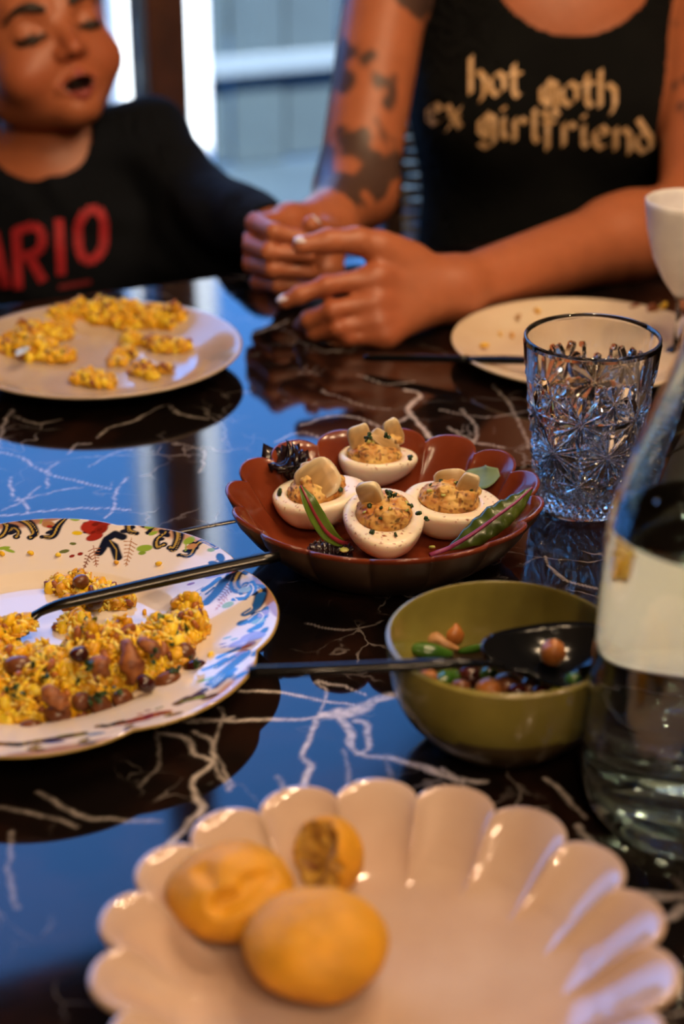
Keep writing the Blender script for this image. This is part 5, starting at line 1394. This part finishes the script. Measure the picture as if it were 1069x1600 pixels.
# knuckle and tendon relief, then tattoos
col = np.tile(SKIN, (len(P), 1)) * (1 + .07 * vnoise(P, 45, 5) + .05 * vnoise(P, 160, 6))[:, None]
for ch in f1 + f2:
    for j, r_ in ((0, .011), (1, .008)):
        w = np.exp(-(np.linalg.norm(P - ch[j], axis=1) / r_ / 1.5) ** 2)[:, None]
        col = col * (1 - w * np.array([.02, .14, .17]))
def along(p, a, b):
    ba = b - a; t = ((p - a) @ ba) / (ba @ ba); return t, np.linalg.norm(p - a - np.clip(t, 0, 1)[:, None] * ba, axis=1)
t1, d1 = along(P, S1, E1); t1b, d1b = along(P, E1, W1); t2, d2 = along(P, S2, E2)
ink1 = ((d1 < .056) & (t1 > .12) & (t1 < 1.05)) | ((d1b < .05) & (t1b > -.1) & (t1b < .9))
n_ = fbm(P, 24, 3, 8) + .5 * np.sin(P[:, 2] * 95 + 3 * vnoise(P, 22, 3))
ink = smooth(-.12, .18, n_) * ink1 * .88
ink2 = smooth(.05, .30, fbm(P, 28, 3, 12)) * ((d2 < .056) & (t2 > .3) & (t2 < .8)) * .7
ink = np.maximum(ink, ink2)[:, None]
col = col * (1 - ink) + np.array([.030, .028, .028]) * ink
hq = (P - HO) @ HB / HS
hd_ = (P[:, 2] > .40)
col[hd_] = face_color(hq[hd_], SKIN)
mk('body', P, Q, m_skin, parent=wl_, world=True, col=np.clip(col, 0, 1))
SCO = aty(897, 52, TY - .085)
def tank_sd(p):
    t = torso_sd(p)
    t = t + .0022 * np.sin(p[..., 2] * 55 + 2.5 * vnoise(p, 9, 2)) * smooth(.10, -.10, p[..., 2])
    d = np.maximum(t - .0035, -(t + .0015))
    sc = np.hypot((p[..., 0] - SCO[0]) / .086, (p[..., 2] - SCO[2] - .080) / .080) - 1
    d = smax(d, -sc * .08, .002)
    for sx in (-1, 1): d = smax(d, -(sd_ell(p, (CX + sx * .172, TY, .250), (.054, .12, .105))), .002)
    return smax(d, -(p[..., 2] + .30), .002)
P, Q = sdf_mesh(tank_sd, (CX - .20, 1.62, -.33), (CX + .20, 1.93, .34), .0040)
tank = mk('tank_top', P, Q, m_black_knit, parent=wl_, world=True)
tank_bvh = BVHTree.FromPolygons([Vector(v) for v in P], [tuple(q) for q in Q.tolist()])
CAMP = np.array([0, 0, CAM_H])
def print_on(bvh, strokes, nib, name, m, parent, off=.0012, step=5.0):
    """flat lettering: pen strokes given as seen, laid onto the cloth they are printed on"""
    vs, fs = [], []
    for st in strokes:
        st = np.asarray(st, float)
        for a, b in zip(st[:-1], st[1:]):
            n = max(1, int(np.linalg.norm(b - a) / step)); prev = None
            for t in np.linspace(0, 1, n + 1):
                c = a + (b - a) * t; row = []
                for e in nib(b - a):
                    r_ = _ray(*(c + e)); r_ = r_ / np.linalg.norm(r_)
                    hit = bvh.ray_cast(Vector(CAMP), Vector(r_))
                    row.append(None if hit[0] is None else np.array(hit[0]) - r_ * off)
                if all(q is not None for q in row):
                    k = len(vs); vs += row
                    if prev is not None: fs.append((prev, prev + 1, k + 1, k))
                    prev = k
                else: prev = None
    if vs: mk(name, vs, fs, m, parent=parent, world=True)
GL = {'h': [[(.1, 1.6), (.1, 0)], [(.1, .72), (.5, 1), (.85, .75), (.85, .1), (.65, -.3)]], 'o': [[(.12, .75), (.12, .22), (.5, 0), (.86, .25), (.86, .8), (.5, 1), (.12, .75)]],
      't': [[(.38, 1.4), (.38, .2), (.65, 0), (.9, .15)], [(.05, 1.0), (.85, 1.0)]], 'g': [[(.12, .75), (.12, .22), (.5, 0), (.86, .25), (.86, .9), (.5, 1), (.12, .75)], [(.86, .9), (.86, -.28), (.5, -.5), (.12, -.32)], [(.5, 1.1), (.5, -.1)]],
      'e': [[(.85, .22), (.5, 0), (.14, .25), (.14, .75), (.5, 1), (.85, .72), (.2, .45)]], 'x': [[(.1, 1), (.85, 0)], [(.85, 1), (.1, -.25)], [(.2, .5), (.75, .5)]], 'i': [[(.4, .95), (.4, .15), (.7, 0)], [(.35, 1.42), (.5, 1.32)]],
      'r': [[(.2, .95), (.2, -.05)], [(.2, .72), (.55, 1), (.88, .82)]], 'l': [[(.4, 1.5), (.4, .2), (.7, 0)]], 'f': [[(.3, -.3), (.3, 1.25), (.6, 1.5), (.95, 1.3)], [(.02, .95), (.75, .95)]],
      'n': [[(.15, 1), (.15, 0)], [(.15, .72), (.55, 1), (.86, .75), (.86, -.1)]], 'd': [[(.86, .22), (.5, 0), (.14, .25), (.14, .7), (.5, .95), (.86, .7), (.2, 1.5)], [(.86, .75), (.86, .2)]]}
def word(txt, x0, y0, x1, y1, xh):
    out = []; n = len(txt); W_ = sum({'i': .62, 'l': .62, 'r': .85, 't': .85, 'f': .85}.get(c, 1.) for c in txt); x = 0.
    for c in txt:
        w = {'i': .62, 'l': .62, 'r': .85, 't': .85, 'f': .85}.get(c, 1.) / W_
        for st in GL[c]:
            out.append([(x0 + (x + w * .93 * u) * (x1 - x0), y0 + (x + w * u) * (y1 - y0) - v * xh) for u, v in st])
        x += w
    return out
nibf = lambda d: (np.array([-4.2, 3.6]), np.array([4.2, -3.6]))
print_on(tank_bvh, word('hot', 733, 146, 820, 152, 36) + word('goth', 843, 163, 968, 168, 36) + word('ex', 666, 192, 726, 200, 32) + word('girlfriend', 746, 212, 1024, 240, 34), nibf, 'lettering', m_cream_print, wl_)
# trousers, below the table
def trouser_sd(p):
    d = sd_ell(p, (CX, TY + .015, -.29), (.172, .125, .115))
    for sx in (-1, 1):
        d = smin(d, sd_cap(p, (CX + sx * .085, TY, -.315), (CX + sx * .10, TY - .42, -.275), .078, .058), .03)
        d = smin(d, sd_cap(p, (CX + sx * .10, TY - .42, -.275), (CX + sx * .10, TY - .38, -.69), .057, .043), .03)
    return smax(d, p[..., 2] + .255, .01)
P, Q = sdf_mesh(trouser_sd, (CX - .25, 1.25, -.76), (CX + .25, 1.96, -.20), .009)
mk('trousers', P, Q, m_denim, parent=wl_, world=True)
for sx in (-1, 1):
    def shoe_sd(p): return smax(sd_cap(p, (CX + sx * .10, TY - .36, -.705), (CX + sx * .105, TY - .53, -.720), .044, .034), -(p[..., 2] + .748), .004)
    P, Q = sdf_mesh(shoe_sd, (CX + sx * .10 - .08, 1.18, -.77), (CX + sx * .10 + .08, 1.50, -.64), .007)
    mk('shoe', P, Q, m_black_knit, parent=wl_, world=True)
def whair_sd(p):
    q = ((p - HO) @ HB) / HS
    d = sd_ell(q, (0, .018, .034), (.076, .086, .078))
    d = smin(d, sd_cap(q, (0, .07, .02), (0, .075, -.14), .055, .03), .03)
    cut = sd_ell(q, (0, -.075, -.022), (.058, .062, .078))
    return (smax(d, -cut, .006) + .0015 * np.sin(q[..., 0] * 500 + 3 * vnoise(q, 30, 1))) * HS
P, Q = sdf_mesh(whair_sd, HO - .26, HO + .18, .006)
mk('hair', P, Q, m_hair, parent=wl_, world=True)
face_hair(wl_, HO, HB, HS, .002)
# finger nails
def nail(tip, prev, nrm, w):
    d = tip - prev; d /= np.linalg.norm(d); nrm = np.asarray(nrm, float); nrm = nrm - d * (nrm @ d); nrm /= np.linalg.norm(nrm)
    P_ = np.array([tip + nrm * w * .78 - d * .006, tip + nrm * w * .92, tip + nrm * w * .80 + d * .0055])
    v, f = ribbon_leaf(spline(P_, 6), np.array([.0040, .0052, .0055, .0054, .0048, .0028]), .0007, -.25, 5, up=nrm); mk('finger_nail', v, f, m_nail, parent=wl_, world=True)
nail(thumb1[3][0], thumb1[2][0], (0.1, -.7, .75), .0086); nail(thumb2[4][0], thumb2[3][0], (-.1, -.25, 1), .0085)
nail(f2[0][3], f2[0][2], (-.3, -.3, 1), .0068)

# the chair behind her
m_weave = mat('cream woven cord', lin('f0ecd8'), 0.7, col2=lin('d0ccb0'), scale=160, bump=.3)
ch = thing('woven_chair', (CX + .01, TY + .15, FLOOR_Z), 'cream woven cord chair showing between the tattooed arm and the black tank top', 'chair')
xa, xb = float(aty(598, 330, TY + .20)[0]), CX + .19
for x in (xa + .012, xb - .012):
    v, f = tube([(x, TY + .20, FLOOR_Z), (x, TY + .19, -.30), (x, TY + .225, .10)], .013, 10, up=(1, 0, 0)); mk('leg', v, f, m_wood_dark, parent=ch, world=True)
    v, f = tube([(x, TY - .16, FLOOR_Z), (x, TY - .16, -.39)], .013, 10, up=(1, 0, 0)); mk('leg', v, f, m_wood_dark, parent=ch, world=True)
v, f = box(((xa + xb) / 2, TY + .02, -.405), (xb - xa, .40, .03), 0, .008); mk('seat', v, f, m_weave, parent=ch, world=True)
c0 = None
for k in range(26):
    z = -.28 + k * .0145
    xs = np.linspace(xa, xb, 40); ys = TY + .205 + .010 * smooth(-.3, .1, z) + .003 * np.sin(np.arange(40) * 1.57 + (k % 2) * math.pi)
    v, f = tube(np.stack([xs, ys, np.full(40, z)], 1), .0066, 7); mk('cord', v, f, m_weave, parent=ch, world=True)

# ------------------------------------------------------------------ the child
KS = 1.20
yaw, pit, rol = R(31), R(19), R(9)
KB = basis((math.sin(yaw) * math.cos(pit), -math.cos(yaw) * math.cos(pit), math.sin(pit)), (-math.sin(rol), 0, math.cos(rol)))
EYEC = aty(92, 40, 1.740)
KO = EYEC - KB @ (np.array([0, -.064, 0]) * KS)
KX, KY = -.305, 1.820
kS1, kS2 = np.array([KX - .095, KY, .025]), aty(228, 222, KY)
kE2, kW2 = aty(312, 318, 1.750), aty(424, 360, 1.565)
kE1, kW1 = np.array([KX - .135, KY - .02, -.090]), np.array([KX - .110, KY - .135, -.150])
kH2 = aty(446, 368, 1.545)
def ktorso_sd(p):
    d = sd_ell(p, (KX, KY, -.040), (.118, .088, .115))
    d = smin(d, sd_ell(p, (KX, KY + .005, -.15), (.114, .090, .150)), .04)
    return smin(d, sd_cap(p, kS1, kS2, .038, .038), .04)
def karms(p, e):
    a = smin(sd_cap(p, kS2, kE2, .038 + e, .032 + e), sd_cap(p, kE2, kW2, .032 + e, .021 + e), .015)
    b = smin(sd_cap(p, kS1, kE1, .036 + e, .029 + e), sd_cap(p, kE1, kW1, .029 + e, .021 + e), .015)
    return a, b
def kfist(p, w, h):
    h = np.asarray(h); w = np.asarray(w)
    d = sd_cap(p, w, h, .017, .016)
    ax = (h - w) / np.linalg.norm(h - w); sd = np.cross(ax, (0, 0, 1)); sd /= np.linalg.norm(sd); up_ = np.cross(sd, ax)
    fd = np.full(p.shape[:-1], 9.)
    for k in range(4):
        b = h + up_ * (.012 - .008 * k)
        c1 = sd_cap(p, b, b + ax * .017 - sd * .004, .0058, .0054); c2 = sd_cap(p, b + ax * .017 - sd * .004, b + ax * .012 - sd * .016, .0054, .0046)
        fd = np.minimum(fd, smin(c1, c2, .002))
    th = smin(sd_cap(p, w + up_ * .012, h + up_ * .016 - sd * .010, .008, .0066), sd_cap(p, h + up_ * .016 - sd * .010, h + ax * .010 + up_ * .010 - sd * .017, .0064, .005), .003)
    return smin(smin(d, fd, .004), th, .005)
def child_sd(p):
    d = ktorso_sd(p) + .004
    d = smin(d, sd_cap(p, aty(78, 262, KY), KO + KB @ (np.array([0, .012, -.045]) * KS), .042, .044), .022)
    d = smin(d, face_sd(((p - KO) @ KB) / KS) * KS, .008)
    a, b = karms(p, 0)
    d = smin(d, smin(a, b, .001), .01)
    d = smin(d, kfist(p, kW2, kH2), .006)
    return smin(d, kfist(p, kW1, kW1 + np.array([.03, -.045, .0])), .006)
kid = thing('person', (KX, KY, -.34), 'small child in a dark shirt with red letters, eyes lowered and mouth open', 'person')
P, Q = sdf_mesh(child_sd, (KX - .24, 1.48, -.32), (-.03, 1.96, .33), .0024)
KSK = np.array(lin('b66a46'))
col = np.tile(KSK, (len(P), 1)) * (1 + .05 * vnoise(P, 60, 5))[:, None]
hq = (P - KO) @ KB / KS
hm_ = face_sd(hq) < .004
col[hm_] = face_color(hq[hm_], KSK)
mk('body', P, Q, m_skin, parent=kid, world=True, col=np.clip(col, 0, 1))
NKL = aty(72, 222, KY - .02)
def kshirt_sd(p):
    a, b = karms(p, .007)
    t = smin(ktorso_sd(p) - .004, smin(a, b, .001), .02)
    t = smin(t, sd_cap(p, aty(240, 385, 1.78), aty(372, 398, 1.72), .040, .034), .03)
    t = t + .0022 * vnoise(p, 32, 4) + .0016 * np.sin(p[..., 0] * 60 + p[..., 2] * 90 + 3 * vnoise(p, 14, 9))
    d = np.maximum(t, -(t + .0045))
    nk = sd_ell(p, NKL, (.058, .062, .045))
    d = smax(d, -nk, .002)
    for w, dr in ((kW2, kW2 - kE2), (kW1, kW1 - kE1)):
        dr = dr / np.linalg.norm(dr)
        near = np.linalg.norm(p - w, axis=-1) - .06
        d = smax(d, np.where(near < 0, (p - w) @ dr - .004, -1.), .001)
    return smax(d, -(p[..., 2] + .285), .002)
P, Q = sdf_mesh(kshirt_sd, (KX - .24, 1.48, -.32), (-.03, 1.96, .15), .0030)
mk('shirt', P, Q, m_navy_knit, parent=kid, world=True)
sh_bvh = BVHTree.FromPolygons([Vector(v) for v in P], [tuple(q) for q in Q.tolist()])
wide = lambda w: (lambda d: (np.array([-d[1], d[0]]) / (np.linalg.norm(d) + 1e-9) * w / 2, -np.array([-d[1], d[0]]) / (np.linalg.norm(d) + 1e-9) * w / 2))
LET = [[(-22, 456), (-10, 362)], [(-10, 362), (10, 450)], [(-18, 420), (6, 416)],
       [(29, 452), (25, 358)], [(24, 362), (52, 352), (66, 362), (66, 386), (52, 398), (26, 402)], [(44, 398), (68, 440)],
       [(96, 430), (92, 342)], 
       [(134, 330), (122, 352), (123, 388), (132, 408), (150, 404), (162, 386), (163, 346), (154, 326), (134, 330)]]
print_on(sh_bvh, LET, wide(15), 'lettering', m_red, kid, .0014, 4.)
print_on(sh_bvh, [[(92, 449), (142, 440)]], wide(7), 'print_bar', m_red_shaded, kid, .0014, 4.)
def khair_sd(p):
    q = ((p - KO) @ KB) / KS
    d = sd_ell(q, (0, .016, .033), (.0725, .083, .0765))
    cut = sd_ell(q, (0, -.07, -.010), (.066, .080, .070))
    return (smax(smax(d, -cut, .005), -(q[..., 2] + .035), .005) + .001 * np.sin(q[..., 0] * 420 + 3 * vnoise(q, 30, 1))) * KS
P, Q = sdf_mesh(khair_sd, KO - .13, KO + .16, .005)
mk('hair', P, Q, m_hair, parent=kid, world=True)
face_hair(kid, KO, KB, KS, .0035, 1.6)
def kleg_sd(p):
    d = sd_ell(p, (KX, KY + .005, -.27), (.116, .095, .075))
    for sx in (-1, 1):
        d = smin(d, sd_cap(p, (KX + sx * .055, KY, -.285), (KX + sx * .065, KY - .21, -.265), .052, .042), .02)
        d = smin(d, sd_cap(p, (KX + sx * .065, KY - .21, -.265), (KX + sx * .065, KY - .18, -.46), .041, .030), .02)
        d = smin(d, sd_cap(p, (KX + sx * .065, KY - .17, -.47), (KX + sx * .067, KY - .26, -.485), .030, .026), .02)
    return d
P, Q = sdf_mesh(kleg_sd, (KX - .17, 1.50, -.54), (KX + .17, 1.96, -.18), .008)
mk('trousers', P, Q, m_denim, parent=kid, world=True)
kc = thing('child_chair', (KX, KY + .02, FLOOR_Z), 'dark wooden high chair under the small child, behind the table', 'chair')
v, f = box((KX, KY + .02, -.368), (.28, .26, .03), 0, .006); mk('seat', v, f, m_wood_dark, parent=kc, world=True)
for sx in (-1, 1):
    for sy in (-1, 1):
        v, f = tube([(KX + sx * .15, KY + .02 + sy * .13, FLOOR_Z), (KX + sx * .12, KY + .02 + sy * .11, -.378)], .014, 10, up=(1, 0, 0)); mk('leg', v, f, m_wood_dark, parent=kc, world=True)
